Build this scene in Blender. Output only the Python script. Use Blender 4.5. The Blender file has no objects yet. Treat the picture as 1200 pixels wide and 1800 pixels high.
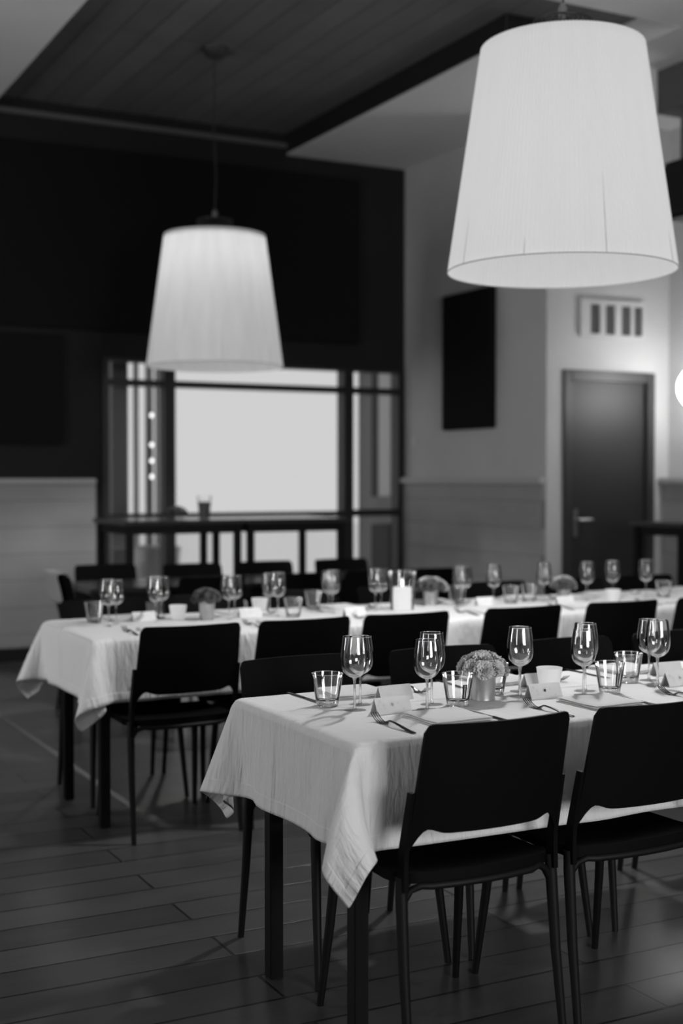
import bpy, bmesh, math, random
from mathutils import Vector, Matrix, Euler
import numpy as np

# ------------------------------------------------------------------ camera, sky, lights, exposure
SC = bpy.context.scene
COL = SC.collection
EYE = 1.37
YAW = math.radians(27.56)
FPX = 2300.0                      # focal length in pixels of a 1200 px wide frame
HORIZON = 840.0

cam_data = bpy.data.cameras.new('camera')
cam_data.sensor_fit = 'HORIZONTAL'
cam_data.sensor_width = 24.0
cam_data.lens = FPX / 1200.0 * 24.0
cam_data.clip_start = 0.05
cam_data.clip_end = 200
cam_data.dof.use_dof = True
cam_data.dof.focus_distance = 3.46
cam_data.dof.aperture_fstop = 1.9
cam = bpy.data.objects.new('camera', cam_data)
cam.location = (0, 0, EYE)
cam.rotation_euler = (math.radians(90) - math.atan((900 - HORIZON) / FPX), 0, -YAW)
COL.objects.link(cam)
SC.camera = cam

world = bpy.data.worlds.new('overcast_sky')
SC.world = world
world.use_nodes = True
world.node_tree.nodes['Background'].inputs[0].default_value = (1, 1, 1, 1)
world.node_tree.nodes['Background'].inputs[1].default_value = 0.63

SC.view_settings.view_transform = 'Standard'
SC.view_settings.look = 'None'
SC.view_settings.exposure = 0.0
SC.view_settings.gamma = 1.0
SC.view_settings.use_curve_mapping = False
SC.cycles.use_denoising = True
SC.cycles.max_bounces = 12
SC.cycles.transparent_max_bounces = 24
SC.cycles.transmission_bounces = 12
SC.cycles.glossy_bounces = 5
SC.cycles.diffuse_bounces = 5
SC.cycles.caustics_reflective = False
SC.cycles.caustics_refractive = False
SC.cycles.sample_clamp_indirect = 10.0


def area_light(name, loc, aim, sx, sy, watts):
    l = bpy.data.lights.new(name, 'AREA')
    l.shape = 'RECTANGLE'
    l.size, l.size_y, l.energy = sx, sy, watts
    o = bpy.data.objects.new(name, l)
    o.location = loc
    o.rotation_euler = (Vector(aim) - Vector(loc)).to_track_quat('-Z', 'Z').to_euler()
    COL.objects.link(o)
    return o


LEFT_X = -2.3
# daylight behind the two windows of the left wall (outside the photograph, to the left)
WIN_L = ((0.6, 1.4), (5.5, 6.35))          # y ranges of the left windows
POW_L = (36, 100)
for k, (a, b) in enumerate(WIN_L):
    area_light('daylight_left', (LEFT_X - 0.25, (a + b) / 2, 1.75), (5, (a + b) / 2, 1.55), 1.5, b - a, POW_L[k])

# unseen window light added behind the camera to front-light the cloth and cards
ADDED_WIN = (1.3, 3.5)
area_light('daylight_rear', (sum(ADDED_WIN) / 2, -2.6 - 0.25, 1.75), (sum(ADDED_WIN) / 2, 5, 1.45), 2.2, 1.5, 205)
sun_l = bpy.data.lights.new('sun', 'SUN'); sun_l.energy = 1.0; sun_l.angle = math.radians(3)
sun = bpy.data.objects.new('sun', sun_l); sun.rotation_euler = Vector((0.15, 0.6, -0.8)).to_track_quat('-Z', 'Y').to_euler(); COL.objects.link(sun)
LAMP_SPOT = 165.0        # downward light of each pendant lamp, watts
GLOBE_L = 14.0           # radiance of the opal globe by the door


# ------------------------------------------------------------------ helpers
def at(px, py, h):
    """point of the place at height h seen at (px, py) of the 1200 x 1800 photograph"""
    z = FPX * (EYE - h) / (py - HORIZON)
    t = (px - 600.0) / FPX
    c, s = math.cos(YAW), math.sin(YAW)
    return (z * (s + c * t), z * (c - s * t))


def prop(o, label=None, cat=None, group=None, kind=None):
    if label: o['label'] = label
    if cat: o['category'] = cat
    if group: o['group'] = group
    if kind: o['kind'] = kind
    return o


def thing(name, label, cat, loc=(0, 0, 0), rz=0.0, group=None):
    o = bpy.data.objects.new(name, None)
    o.empty_display_size = 0.05
    COL.objects.link(o)
    o.location = loc
    o.rotation_euler = (0, 0, rz)
    return prop(o, label, cat, group)


class MB:
    def __init__(self):
        self.bm = bmesh.new()

    def box(self, lo, hi, bev=0.0, seg=2):
        r = bmesh.ops.create_cube(self.bm, size=1.0)
        for v in r['verts']:
            v.co = Vector([lo[i] + (v.co[i] + 0.5) * (hi[i] - lo[i]) for i in range(3)])
        if bev > 0:
            es = list({e for v in r['verts'] for e in v.link_edges})
            bmesh.ops.bevel(self.bm, geom=es, offset=bev, segments=seg, affect='EDGES', clamp_overlap=True)
        return self

    def tube(self, pts, rad, n=10, caps=True):
        pts = [Vector(p) for p in pts]
        rs = rad if isinstance(rad, (list, tuple)) else [rad] * len(pts)
        up = Vector((0.13, 0.31, 0.94))
        rings = []
        for i, p in enumerate(pts):
            d = (pts[min(i + 1, len(pts) - 1)] - pts[max(i - 1, 0)]).normalized()
            a = d.cross(up)
            if a.length < 0.05: a = d.cross(Vector((1, 0, 0)))
            a.normalize(); b = d.cross(a)
            rings.append([self.bm.verts.new(p + (a * math.cos(2 * math.pi * k / n) + b * math.sin(2 * math.pi * k / n)) * rs[i]) for k in range(n)])
        for i in range(len(rings) - 1):
            for k in range(n):
                self.bm.faces.new((rings[i][k], rings[i][(k + 1) % n], rings[i + 1][(k + 1) % n], rings[i + 1][k]))
        if caps:
            self.bm.faces.new(rings[0][::-1]); self.bm.faces.new(rings[-1])
        return self

    def lathe(self, prof, n=40, c=(0, 0, 0)):
        """profile of (radius, z); radius 0 closes on the axis"""
        prev = None
        for r, z in prof:
            if r <= 1e-6:
                cur = [self.bm.verts.new((c[0], c[1], c[2] + z))]
            else:
                cur = [self.bm.verts.new((c[0] + r * math.cos(2 * math.pi * k / n), c[1] + r * math.sin(2 * math.pi * k / n), c[2] + z)) for k in range(n)]
            if prev is not None:
                for k in range(n):
                    k2 = (k + 1) % n
                    if len(prev) == 1 and len(cur) == 1: break
                    if len(prev) == 1: self.bm.faces.new((prev[0], cur[k2], cur[k]))
                    elif len(cur) == 1: self.bm.faces.new((prev[k], prev[k2], cur[0]))
                    else: self.bm.faces.new((prev[k], prev[k2], cur[k2], cur[k]))
            prev = cur
        return self

    def grid(self, fn, nu, nv):
        """open sheet fn(u, v) -> xyz, u, v in 0..1"""
        g = [[self.bm.verts.new(fn(i / nu, j / nv)) for j in range(nv + 1)] for i in range(nu + 1)]
        for i in range(nu):
            for j in range(nv):
                self.bm.faces.new((g[i][j], g[i + 1][j], g[i + 1][j + 1], g[i][j + 1]))
        return self

    def slab(self, fa, fb, nu, nv):
        """closed shell between two sheets"""
        A = [[self.bm.verts.new(fa(i / nu, j / nv)) for j in range(nv + 1)] for i in range(nu + 1)]
        B = [[self.bm.verts.new(fb(i / nu, j / nv)) for j in range(nv + 1)] for i in range(nu + 1)]
        f = self.bm.faces.new
        for i in range(nu):
            for j in range(nv):
                f((A[i][j], A[i + 1][j], A[i + 1][j + 1], A[i][j + 1]))
                f((B[i][j], B[i][j + 1], B[i + 1][j + 1], B[i + 1][j]))
        for i in range(nu):
            f((A[i][0], B[i][0], B[i + 1][0], A[i + 1][0])); f((A[i][nv], A[i + 1][nv], B[i + 1][nv], B[i][nv]))
        for j in range(nv):
            f((A[0][j], A[0][j + 1], B[0][j + 1], B[0][j])); f((A[nu][j], B[nu][j], B[nu][j + 1], A[nu][j + 1]))
        return self

    def prism(self, poly, axis, lo, hi):
        """polygon of 2-D points extruded along axis (0 x, 1 y, 2 z)"""
        def p3(p, w):
            q = [p[0], p[1]]; q.insert(axis, w); return q
        a = [self.bm.verts.new(p3(p, lo)) for p in poly]
        b = [self.bm.verts.new(p3(p, hi)) for p in poly]
        n = len(poly)
        self.bm.faces.new(a); self.bm.faces.new(b[::-1])
        for k in range(n):
            self.bm.faces.new((a[k], b[k], b[(k + 1) % n], a[(k + 1) % n]))
        return self

    def build(self, name, mat, parent=None, smooth=40.0):
        bmesh.ops.recalc_face_normals(self.bm, faces=self.bm.faces)
        me = bpy.data.meshes.new(name)
        self.bm.to_mesh(me); self.bm.free()
        me.materials.append(mat)
        if smooth:
            for p in me.polygons: p.use_smooth = True
            me.set_sharp_from_angle(angle=math.radians(smooth))
        o = bpy.data.objects.new(name, me)
        COL.objects.link(o)
        if parent is not None: o.parent = parent
        return o


def structure(o): return prop(o, kind='structure')


KIDS = {}


def copy_thing(root, loc, rz, label, group=None, name=None):
    """copy of a thing with its parts and sub-parts"""
    r = root.copy(); COL.objects.link(r)
    r.location = loc; r.rotation_euler = (0, 0, rz); r['label'] = label
    if group: r['group'] = group
    for ch in list(root.children):
        c = ch.copy(); COL.objects.link(c); c.parent = r
        for g in list(ch.children):
            d = g.copy(); COL.objects.link(d); d.parent = c
    return r


class Placer:
    """the first placement moves the thing itself, later ones copy it"""
    def __init__(self, root): self.root, self.used = root, False

    def put(self, loc, rz, label, group=None):
        if not self.used:
            self.used = True
            r = self.root
            r.location = loc; r.rotation_euler = (0, 0, rz); r['label'] = label
            if group: r['group'] = group
            return r
        return copy_thing(self.root, loc, rz, label, group)


# ------------------------------------------------------------------ materials
def material(name, grey, rough=0.6, spec=0.5, metal=0.0, noise=0.0, nscale=8.0, stretch=(1, 1, 1), bump=0.0, bscale=60.0, sheen=0.0):
    m = bpy.data.materials.new(name); m.use_nodes = True
    nt = m.node_tree; b = nt.nodes['Principled BSDF']
    b.inputs['Base Color'].default_value = (grey, grey, grey, 1)
    b.inputs['Roughness'].default_value = rough
    b.inputs['Specular IOR Level'].default_value = spec
    b.inputs['Metallic'].default_value = metal
    tc = nt.nodes.new('ShaderNodeTexCoord')
    if noise > 0:
        mp = nt.nodes.new('ShaderNodeMapping'); mp.inputs['Scale'].default_value = stretch
        n = nt.nodes.new('ShaderNodeTexNoise'); n.inputs['Scale'].default_value = nscale; n.inputs['Detail'].default_value = 4
        r = nt.nodes.new('ShaderNodeMapRange'); r.inputs['From Min'].default_value = 0.3; r.inputs['From Max'].default_value = 0.7
        r.inputs['To Min'].default_value = grey * (1 - noise); r.inputs['To Max'].default_value = grey * (1 + noise)
        nt.links.new(tc.outputs['Object'], mp.inputs['Vector']); nt.links.new(mp.outputs['Vector'], n.inputs['Vector'])
        nt.links.new(n.outputs['Fac'], r.inputs['Value']); nt.links.new(r.outputs['Result'], b.inputs['Base Color'])
    if bump > 0:
        n2 = nt.nodes.new('ShaderNodeTexNoise'); n2.inputs['Scale'].default_value = bscale
        bp = nt.nodes.new('ShaderNodeBump'); bp.inputs['Strength'].default_value = bump; bp.inputs['Distance'].default_value = 0.002
        nt.links.new(tc.outputs['Object'], n2.inputs['Vector']); nt.links.new(n2.outputs['Fac'], bp.inputs['Height'])
        nt.links.new(bp.outputs['Normal'], b.inputs['Normal'])
    return m


def thin_glass(name, gain=1.0, base=0.03, tint=1.0):
    m = bpy.data.materials.new(name); m.use_nodes = True
    nt = m.node_tree; nt.nodes.clear()
    out = nt.nodes.new('ShaderNodeOutputMaterial')
    tr = nt.nodes.new('ShaderNodeBsdfTransparent'); tr.inputs[0].default_value = (tint, tint, tint, 1)
    gl = nt.nodes.new('ShaderNodeBsdfGlossy'); gl.inputs['Roughness'].default_value = 0.02; gl.inputs[0].default_value = (1, 1, 1, 1)
    fr = nt.nodes.new('ShaderNodeLayerWeight'); fr.inputs[0].default_value = 0.22
    ma = nt.nodes.new('ShaderNodeMath'); ma.operation = 'MULTIPLY_ADD'; ma.use_clamp = True
    ma.inputs[1].default_value = gain; ma.inputs[2].default_value = base
    mx = nt.nodes.new('ShaderNodeMixShader')
    nt.links.new(fr.outputs['Fresnel'], ma.inputs[0]); nt.links.new(ma.outputs[0], mx.inputs[0])
    nt.links.new(tr.outputs[0], mx.inputs[1]); nt.links.new(gl.outputs[0], mx.inputs[2]); nt.links.new(mx.outputs[0], out.inputs[0])
    return m


def real_glass(name, clear=0.4):
    m = bpy.data.materials.new(name); m.use_nodes = True
    nt = m.node_tree; nt.nodes.clear()
    out = nt.nodes.new('ShaderNodeOutputMaterial')
    g = nt.nodes.new('ShaderNodeBsdfGlass'); g.inputs['Roughness'].default_value = 0.0; g.inputs['IOR'].default_value = 1.48
    tr = nt.nodes.new('ShaderNodeBsdfTransparent')
    mx = nt.nodes.new('ShaderNodeMixShader'); mx.inputs[0].default_value = clear
    nt.links.new(g.outputs[0], mx.inputs[1]); nt.links.new(tr.outputs[0], mx.inputs[2]); nt.links.new(mx.outputs[0], out.inputs[0])
    return m


def glow(name, grey, strength, streak=0.0, translucent=0.6):
    """lit fabric, wax or opal glass: a translucent body with its own light"""
    m = bpy.data.materials.new(name); m.use_nodes = True
    nt = m.node_tree; nt.nodes.clear()
    out = nt.nodes.new('ShaderNodeOutputMaterial')
    df = nt.nodes.new('ShaderNodeBsdfDiffuse'); df.inputs[0].default_value = (grey, grey, grey, 1)
    tl = nt.nodes.new('ShaderNodeBsdfTranslucent'); tl.inputs[0].default_value = (grey, grey, grey, 1)
    mx = nt.nodes.new('ShaderNodeMixShader'); mx.inputs[0].default_value = translucent
    em = nt.nodes.new('ShaderNodeEmission'); em.inputs['Strength'].default_value = strength
    if streak > 0:                       # uneven fabric: threads and gathers running up the shade
        tc = nt.nodes.new('ShaderNodeTexCoord'); mp = nt.nodes.new('ShaderNodeMapping'); mp.inputs['Scale'].default_value = (16, 16, 0.4)
        no = nt.nodes.new('ShaderNodeTexNoise'); no.inputs['Scale'].default_value = 1.0; no.inputs['Detail'].default_value = 3
        mr = nt.nodes.new('ShaderNodeMapRange'); mr.inputs['From Min'].default_value = 0.35; mr.inputs['From Max'].default_value = 0.65
        mr.inputs['To Min'].default_value = grey * (1 - streak); mr.inputs['To Max'].default_value = grey * (1 + streak)
        nt.links.new(tc.outputs['Object'], mp.inputs['Vector']); nt.links.new(mp.outputs['Vector'], no.inputs['Vector']); nt.links.new(no.outputs['Fac'], mr.inputs['Value'])
        nt.links.new(mr.outputs['Result'], df.inputs[0]); nt.links.new(mr.outputs['Result'], tl.inputs[0])
    ad = nt.nodes.new('ShaderNodeAddShader')
    nt.links.new(df.outputs[0], mx.inputs[1]); nt.links.new(tl.outputs[0], mx.inputs[2])
    nt.links.new(mx.outputs[0], ad.inputs[0]); nt.links.new(em.outputs[0], ad.inputs[1]); nt.links.new(ad.outputs[0], out.inputs[0])
    return m


def board_material(name, width, length, grey, var, gap, rough, spec, along='x', knots=0.25, gap_grey=0.2):
    """planks: rows of `width` metres, joints every `length`, running along x or y"""
    m = bpy.data.materials.new(name); m.use_nodes = True
    nt = m.node_tree; b = nt.nodes['Principled BSDF']
    L = nt.links.new
    tc = nt.nodes.new('ShaderNodeTexCoord'); mp = nt.nodes.new('ShaderNodeMapping')
    if along == 'y': mp.inputs['Rotation'].default_value = (0, 0, math.radians(90))
    if along == 'xz': mp.inputs['Rotation'].default_value = (math.radians(-90), 0, 0)
    L(tc.outputs['Object'], mp.inputs['Vector'])
    br = nt.nodes.new('ShaderNodeTexBrick')
    br.inputs['Scale'].default_value = 1.0; br.inputs['Brick Width'].default_value = length; br.inputs['Row Height'].default_value = width
    br.inputs['Mortar Size'].default_value = gap; br.inputs['Mortar Smooth'].default_value = 0.3; br.inputs['Bias'].default_value = 0.0
    br.offset = 0.37; br.offset_frequency = 2
    lo, hi = grey * (1 - var), grey * (1 + var)
    br.inputs['Color1'].default_value = (lo, lo, lo, 1); br.inputs['Color2'].default_value = (hi, hi, hi, 1)
    g = grey * gap_grey; br.inputs['Mortar'].default_value = (g, g, g, 1)
    L(mp.outputs['Vector'], br.inputs['Vector'])
    mp2 = nt.nodes.new('ShaderNodeMapping')
    mp2.inputs['Scale'].default_value = (1.2, 22, 22) if along != 'y' else (22, 1.2, 22)
    L(tc.outputs['Object'], mp2.inputs['Vector'])
    no = nt.nodes.new('ShaderNodeTexNoise'); no.inputs['Scale'].default_value = 2.0; no.inputs['Detail'].default_value = 6; no.inputs['Roughness'].default_value = 0.65
    L(mp2.outputs['Vector'], no.inputs['Vector'])
    n2 = nt.nodes.new('ShaderNodeTexNoise'); n2.inputs['Scale'].default_value = 3.1; n2.inputs['Detail'].default_value = 3
    L(tc.outputs['Object'], n2.inputs['Vector'])
    ad = nt.nodes.new('ShaderNodeMath'); ad.operation = 'ADD'; L(no.outputs['Fac'], ad.inputs[0]); L(n2.outputs['Fac'], ad.inputs[1])
    mr = nt.nodes.new('ShaderNodeMapRange'); mr.inputs['From Min'].default_value = 0.7; mr.inputs['From Max'].default_value = 1.3
    mr.inputs['To Min'].default_value = 1 - knots; mr.inputs['To Max'].default_value = 1 + knots
    L(ad.outputs[0], mr.inputs['Value'])
    mu = nt.nodes.new('ShaderNodeMixRGB'); mu.blend_type = 'MULTIPLY'; mu.inputs[0].default_value = 1.0
    L(br.outputs['Color'], mu.inputs[1]); L(mr.outputs['Result'], mu.inputs[2])
    L(mu.outputs[0], b.inputs['Base Color'])
    b.inputs['Roughness'].default_value = rough; b.inputs['Specular IOR Level'].default_value = spec
    bp = nt.nodes.new('ShaderNodeBump'); bp.inputs['Strength'].default_value = 0.5; bp.inputs['Distance'].default_value = 0.003; bp.invert = True
    L(br.outputs['Fac'], bp.inputs['Height'])
    b2 = nt.nodes.new('ShaderNodeBump'); b2.inputs['Strength'].default_value = 0.12; b2.inputs['Distance'].default_value = 0.002
    L(no.outputs['Fac'], b2.inputs['Height']); L(bp.outputs['Normal'], b2.inputs['Normal']); L(b2.outputs['Normal'], b.inputs['Normal'])
    return m


def math_node(nt, kind, a, b):
    n = nt.nodes.new('ShaderNodeMath'); n.operation = kind
    for i, v in enumerate((a, b)):
        if isinstance(v, (int, float)): n.inputs[i].default_value = v
        else: nt.links.new(v, n.inputs[i])
    return n.outputs[0]


def linen_material():
    """table linen: UV is metres on the cloth from its corner; pressed creases, hem, weave"""
    m = bpy.data.materials.new('white_linen'); m.use_nodes = True
    nt = m.node_tree; b = nt.nodes['Principled BSDF']; L = nt.links.new
    b.inputs['Roughness'].default_value = 0.85; b.inputs['Specular IOR Level'].default_value = 0.15
    b.inputs['Base Color'].default_value = (0.66, 0.66, 0.66, 1)
    uv = nt.nodes.new('ShaderNodeUVMap'); uv.uv_map = 'UVMap'
    # wrinkles: noise drawn out along both cloth directions
    def wr(scale, sx, sy, det):
        mp = nt.nodes.new('ShaderNodeMapping'); mp.inputs['Scale'].default_value = (sx, sy, 1)
        n = nt.nodes.new('ShaderNodeTexNoise'); n.inputs['Scale'].default_value = scale; n.inputs['Detail'].default_value = det
        n.inputs['Distortion'].default_value = 0.4
        L(uv.outputs['UV'], mp.inputs['Vector']); L(mp.outputs['Vector'], n.inputs['Vector'])
        return n
    sp = nt.nodes.new('ShaderNodeSeparateXYZ'); L(uv.outputs['UV'], sp.inputs[0])
    op = lambda kind, a, b: math_node(nt, kind, a, b)
    far_v = op('SUBTRACT', 1.235, sp.outputs['Y'])
    dv = op('MINIMUM', sp.outputs['Y'], far_v)
    edge = op('MINIMUM', sp.outputs['X'], dv)
    def clamp01(v):
        n = nt.nodes.new('ShaderNodeClamp'); L(v, n.inputs[0]); return n.outputs[0]
    side = clamp01(op('ADD', op('MULTIPLY', op('SUBTRACT', sp.outputs['X'], dv), 8.0), 0.5))        # 1 where the long side hangs, 0 at the end
    hang = clamp01(op('SUBTRACT', 1.12, op('MULTIPLY', clamp01(op('MULTIPLY', op('SUBTRACT', edge, 0.235), 20.0)), 0.85)))   # flat top is ironed smoother
    def along_drop(scale, a, b, det):
        e, l = wr(scale, a, b, det).outputs['Fac'], wr(scale, b, a, det).outputs['Fac']
        mixed = op('ADD', op('MULTIPLY', e, op('SUBTRACT', 1.0, side)), op('MULTIPLY', l, side))
        return op('MULTIPLY', mixed, hang)
    w1 = along_drop(9, 0.55, 2.6, 3); w3 = along_drop(26, 0.5, 2.0, 4); w2 = wr(120, 1.0, 1.0, 2)
    def bump(h, dist, strength, prev=None):
        bp = nt.nodes.new('ShaderNodeBump'); bp.inputs['Distance'].default_value = dist; bp.inputs['Strength'].default_value = strength
        L(h, bp.inputs['Height'])
        if prev is not None: L(prev.outputs['Normal'], bp.inputs['Normal'])
        return bp
    # pressed lengthwise crease
    cr = nt.nodes.new('ShaderNodeMath'); cr.operation = 'SUBTRACT'; cr.inputs[1].default_value = 0.70; L(sp.outputs['Y'], cr.inputs[0])
    ab = nt.nodes.new('ShaderNodeMath'); ab.operation = 'ABSOLUTE'; L(cr.outputs[0], ab.inputs[0])
    rg = nt.nodes.new('ShaderNodeMapRange'); rg.inputs['From Max'].default_value = 0.02; rg.inputs['To Min'].default_value = 1; rg.inputs['To Max'].default_value = 0
    L(ab.outputs[0], rg.inputs['Value'])
    bA = bump(w1, 0.018, 0.7)
    bB = bump(w3, 0.009, 0.8, bA)
    bC = bump(rg.outputs['Result'], 0.008, 0.9, bB)
    # turned hem, 38 mm wide, along every edge
    hem = nt.nodes.new('ShaderNodeMapRange'); hem.inputs['From Min'].default_value = 0.036; hem.inputs['From Max'].default_value = 0.040
    hem.inputs['To Min'].default_value = 1; hem.inputs['To Max'].default_value = 0
    L(edge, hem.inputs['Value'])
    bC = bump(hem.outputs['Result'], 0.002, 0.9, bC)
    bD = bump(w2.outputs['Fac'], 0.0008, 0.35, bC)
    L(bD.outputs['Normal'], b.inputs['Normal'])
    return m


M = {}
M['wall'] = material('grey_wall_paint', 0.48, 0.85, 0.2, noise=0.05, nscale=1.5)
M['dark_wall'] = material('black_wall_paint', 0.013, 0.8, 0.25, noise=0.15, nscale=2)
M['pale_wall'] = material('pale_wall_paint', 0.6, 0.9, 0.1)
M['felt'] = material('black_acoustic_felt', 0.011, 0.95, 0.05)
M['ceiling'] = material('ceiling_plaster', 0.72, 0.9, 0.1, noise=0.05, nscale=1)
M['ceiling_edge'] = material('ceiling_edge_paint', 0.12, 0.8, 0.2)
M['floor'] = board_material('worn_floor_boards', 0.172, 2.3, 0.05, 0.22, 0.0055, 0.30, 0.5, 'x')
M['ceiling_boards'] = board_material('dark_ceiling_boards', 0.2, 8.0, 0.14, 0.12, 0.006, 0.6, 0.3, 'y', 0.1, 0.35)
M['wainscot'] = board_material('wainscot_boards', 0.2, 9.0, 0.28, 0.04, 0.004, 0.55, 0.3, 'xz', 0.08, 0.6)
M['trim'] = material('grey_trim_paint', 0.38, 0.5, 0.4)
M['floor_strip'] = material('worn_floor_strip', 0.16, 0.5, 0.3)
M['moulding'] = material('dim_grey_moulding_paint', 0.10, 0.6, 0.3)
M['black_frame'] = material('black_frame_paint', 0.012, 0.45, 0.4)
M['door'] = material('dark_door_lacquer', 0.02, 0.48, 0.45)
M['door_frame'] = material('dark_door_frame_paint', 0.03, 0.4, 0.5)
M['steel'] = material('brushed_steel', 0.42, 0.28, 0.5, metal=1.0)
M['cutlery'] = material('polished_cutlery_steel', 0.10, 0.2, 0.5, metal=1.0)
M['black_plastic'] = material('black_chair_plastic', 0.0028, 0.6, 0.06, bump=0.15, bscale=500)
M['black_tube'] = material('black_coated_tube', 0.004, 0.55, 0.18)
M['black_top'] = material('black_table_top', 0.02, 0.22, 0.5)
M['dark_cabinet'] = material('black_speaker_cabinet', 0.008, 0.6, 0.3)
M['linen'] = linen_material()
M['napkin'] = material('white_napkin_linen', 0.62, 0.9, 0.1, bump=0.4, bscale=300)
M['paper'] = material('white_card_paper', 0.66, 0.8, 0.2, noise=0.04, nscale=25)
M['ink'] = material('pale_floral_print', 0.60, 0.8, 0.2)
M['glass'] = thin_glass('clear_drinking_glass', 1.15, 0.035)
M['glass_solid'] = real_glass('solid_clear_glass')
M['pane'] = thin_glass('window_glass', 0.12, 0.0)
M['tag'] = material('black_glass_print', 0.006, 0.5, 0.3)
M['tag_ink'] = material('white_glass_print', 0.5, 0.6, 0.3)
M['zinc'] = material('grey_zinc_tin', 0.42, 0.42, 0.5, metal=0.85, noise=0.12, nscale=30)
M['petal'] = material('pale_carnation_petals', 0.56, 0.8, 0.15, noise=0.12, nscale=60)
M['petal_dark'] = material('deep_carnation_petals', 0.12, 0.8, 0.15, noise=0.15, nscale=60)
M['leaf'] = material('dark_leaf', 0.03, 0.6, 0.3)
M['shade'] = glow('lit_pleated_lamp_fabric', 0.30, 0.47, streak=0.04)
M['shade_far'] = glow('dimmer_pleated_lamp_fabric', 0.55, 0.225, streak=0.06)
M['shade_wire'] = material('dark_shade_wire', 0.03, 0.5, 0.4)
M['globe'] = glow('lit_opal_globe', 0.5, GLOBE_L)
M['wax'] = glow('candle_wax', 0.75, 0.10)
M['candle_flame'] = glow('candle_flame', 0.1, 3.0)
M['tealight_cup'] = glow('white_frosted_candle_cup', 0.6, 0.2)
M['pale_cloth'] = material('pale_folded_cloth', 0.36, 0.9, 0.1, bump=0.4, bscale=40)  # pale tone painted for window light reflected on a chair back
M['white_plastic'] = material('white_plastic', 0.5, 0.4, 0.4)
M['dark_soffit'] = material('dark_grey_beam_paint', 0.10, 0.8, 0.2)
M['grille_slot'] = material('dark_grille_slot', 0.08, 0.8, 0.2)
M['fairy_bulb'] = glow('small_lit_bulb', 0.3, 1.6)  # emission put in for specular glints outside the window
M['pavement'] = material('pale_pavement', 0.75, 0.9, 0.1, noise=0.05, nscale=3)
M['render_wall'] = material('pale_building_render', 0.85, 0.9, 0.1)
M['exterior_grey'] = material('grey_exterior_paint', 0.22, 0.7, 0.2)
M['exterior_pale'] = material('pale_exterior_paint', 0.6, 0.7, 0.2)
ORD = ['first', 'second', 'third', 'fourth', 'fifth', 'sixth', 'seventh', 'eighth', 'ninth', 'tenth']

# ------------------------------------------------------------------ the room
CEIL, BOARD = 4.02, 4.19
BACK_Y, RIGHT_X, DOOR_Y, FAR_X, REAR_Y = 9.80, 5.73, 7.76, 6.88, -2.6
OPX = (2.14, 4.61)                      # recessed boarded part of the ceiling
CHY = (5.96, 6.66)                      # cross channel
WX0, WX1, WTOP = 3.035, 5.70, 2.30       # window in the far wall

structure(MB().box((LEFT_X - 0.2, REAR_Y - 0.2, -0.1), (FAR_X + 0.2, BACK_Y + 0.12, 0.0)).build('floor', M['floor'], smooth=0))
structure(MB().box((1.715, 5.1, 0.0), (1.745, BACK_Y - 0.05, 0.005), 0.002).build('trim_1', M['floor_strip']))

m = MB()
m.box((LEFT_X, REAR_Y, CEIL), (OPX[0], BACK_Y, BOARD))
m.box((OPX[0], REAR_Y, CEIL), (FAR_X, CHY[0], BOARD))
m.box((OPX[1], CHY[1], CEIL), (FAR_X, BACK_Y, BOARD))
m.box((5.36, CHY[0], CEIL), (FAR_X, CHY[1], BOARD))
structure(m.build('ceiling', M['ceiling'], smooth=0))
structure(MB().box((OPX[0] - 0.3, CHY[0] - 0.3, BOARD), (5.6, BACK_Y, BOARD + 0.04)).build('ceiling_boards', M['ceiling_boards'], smooth=0))
m = MB()
m.box((OPX[1] - 0.012, CHY[1], CEIL + 0.012), (OPX[1] - 0.001, BACK_Y, BOARD))
m.box((OPX[1], CHY[1] - 0.012, CEIL + 0.012), (5.36, CHY[1] - 0.001, BOARD))
structure(m.build('trim_2', M['dark_wall'], smooth=0))
structure(MB().box((OPX[0], BACK_Y - 0.035, CEIL + 0.05), (OPX[1], BACK_Y, CEIL + 0.09), 0.008).build('trim_3', M['moulding']))
structure(MB().box((5.8, 2.5, 3.74), (6.12, 6.67, CEIL)).build('trim_4', M['dark_soffit'], smooth=0))

# far wall: dark paint around the window, boarded wainscot to its left
m = MB()
m.box((LEFT_X, BACK_Y, 0), (WX0, BACK_Y + 0.12, BOARD))
m.box((WX0, BACK_Y, WTOP), (RIGHT_X + 0.2, BACK_Y + 0.12, BOARD))
m.box((WX1, BACK_Y, 0), (RIGHT_X + 0.2, BACK_Y + 0.12, WTOP))
structure(m.build('wall_far', M['dark_wall'], smooth=0))
structure(MB().box((LEFT_X, BACK_Y - 0.03, 0.10), (WX0 - 0.06, BACK_Y, 1.325)).build('wainscot_far', M['wainscot'], smooth=0))
structure(MB().box((LEFT_X, BACK_Y - 0.06, 1.325), (WX0 - 0.06, BACK_Y, 1.365), 0.008).build('trim_5', M['trim']))
structure(MB().box((LEFT_X, BACK_Y - 0.045, 0.0), (WX0 - 0.06, BACK_Y, 0.10), 0.005).build('baseboard_far', M['black_frame']))


def along_y(o, loc):
    o.location = loc
    o.rotation_euler = (0, 0, math.radians(90))
    return o


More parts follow.
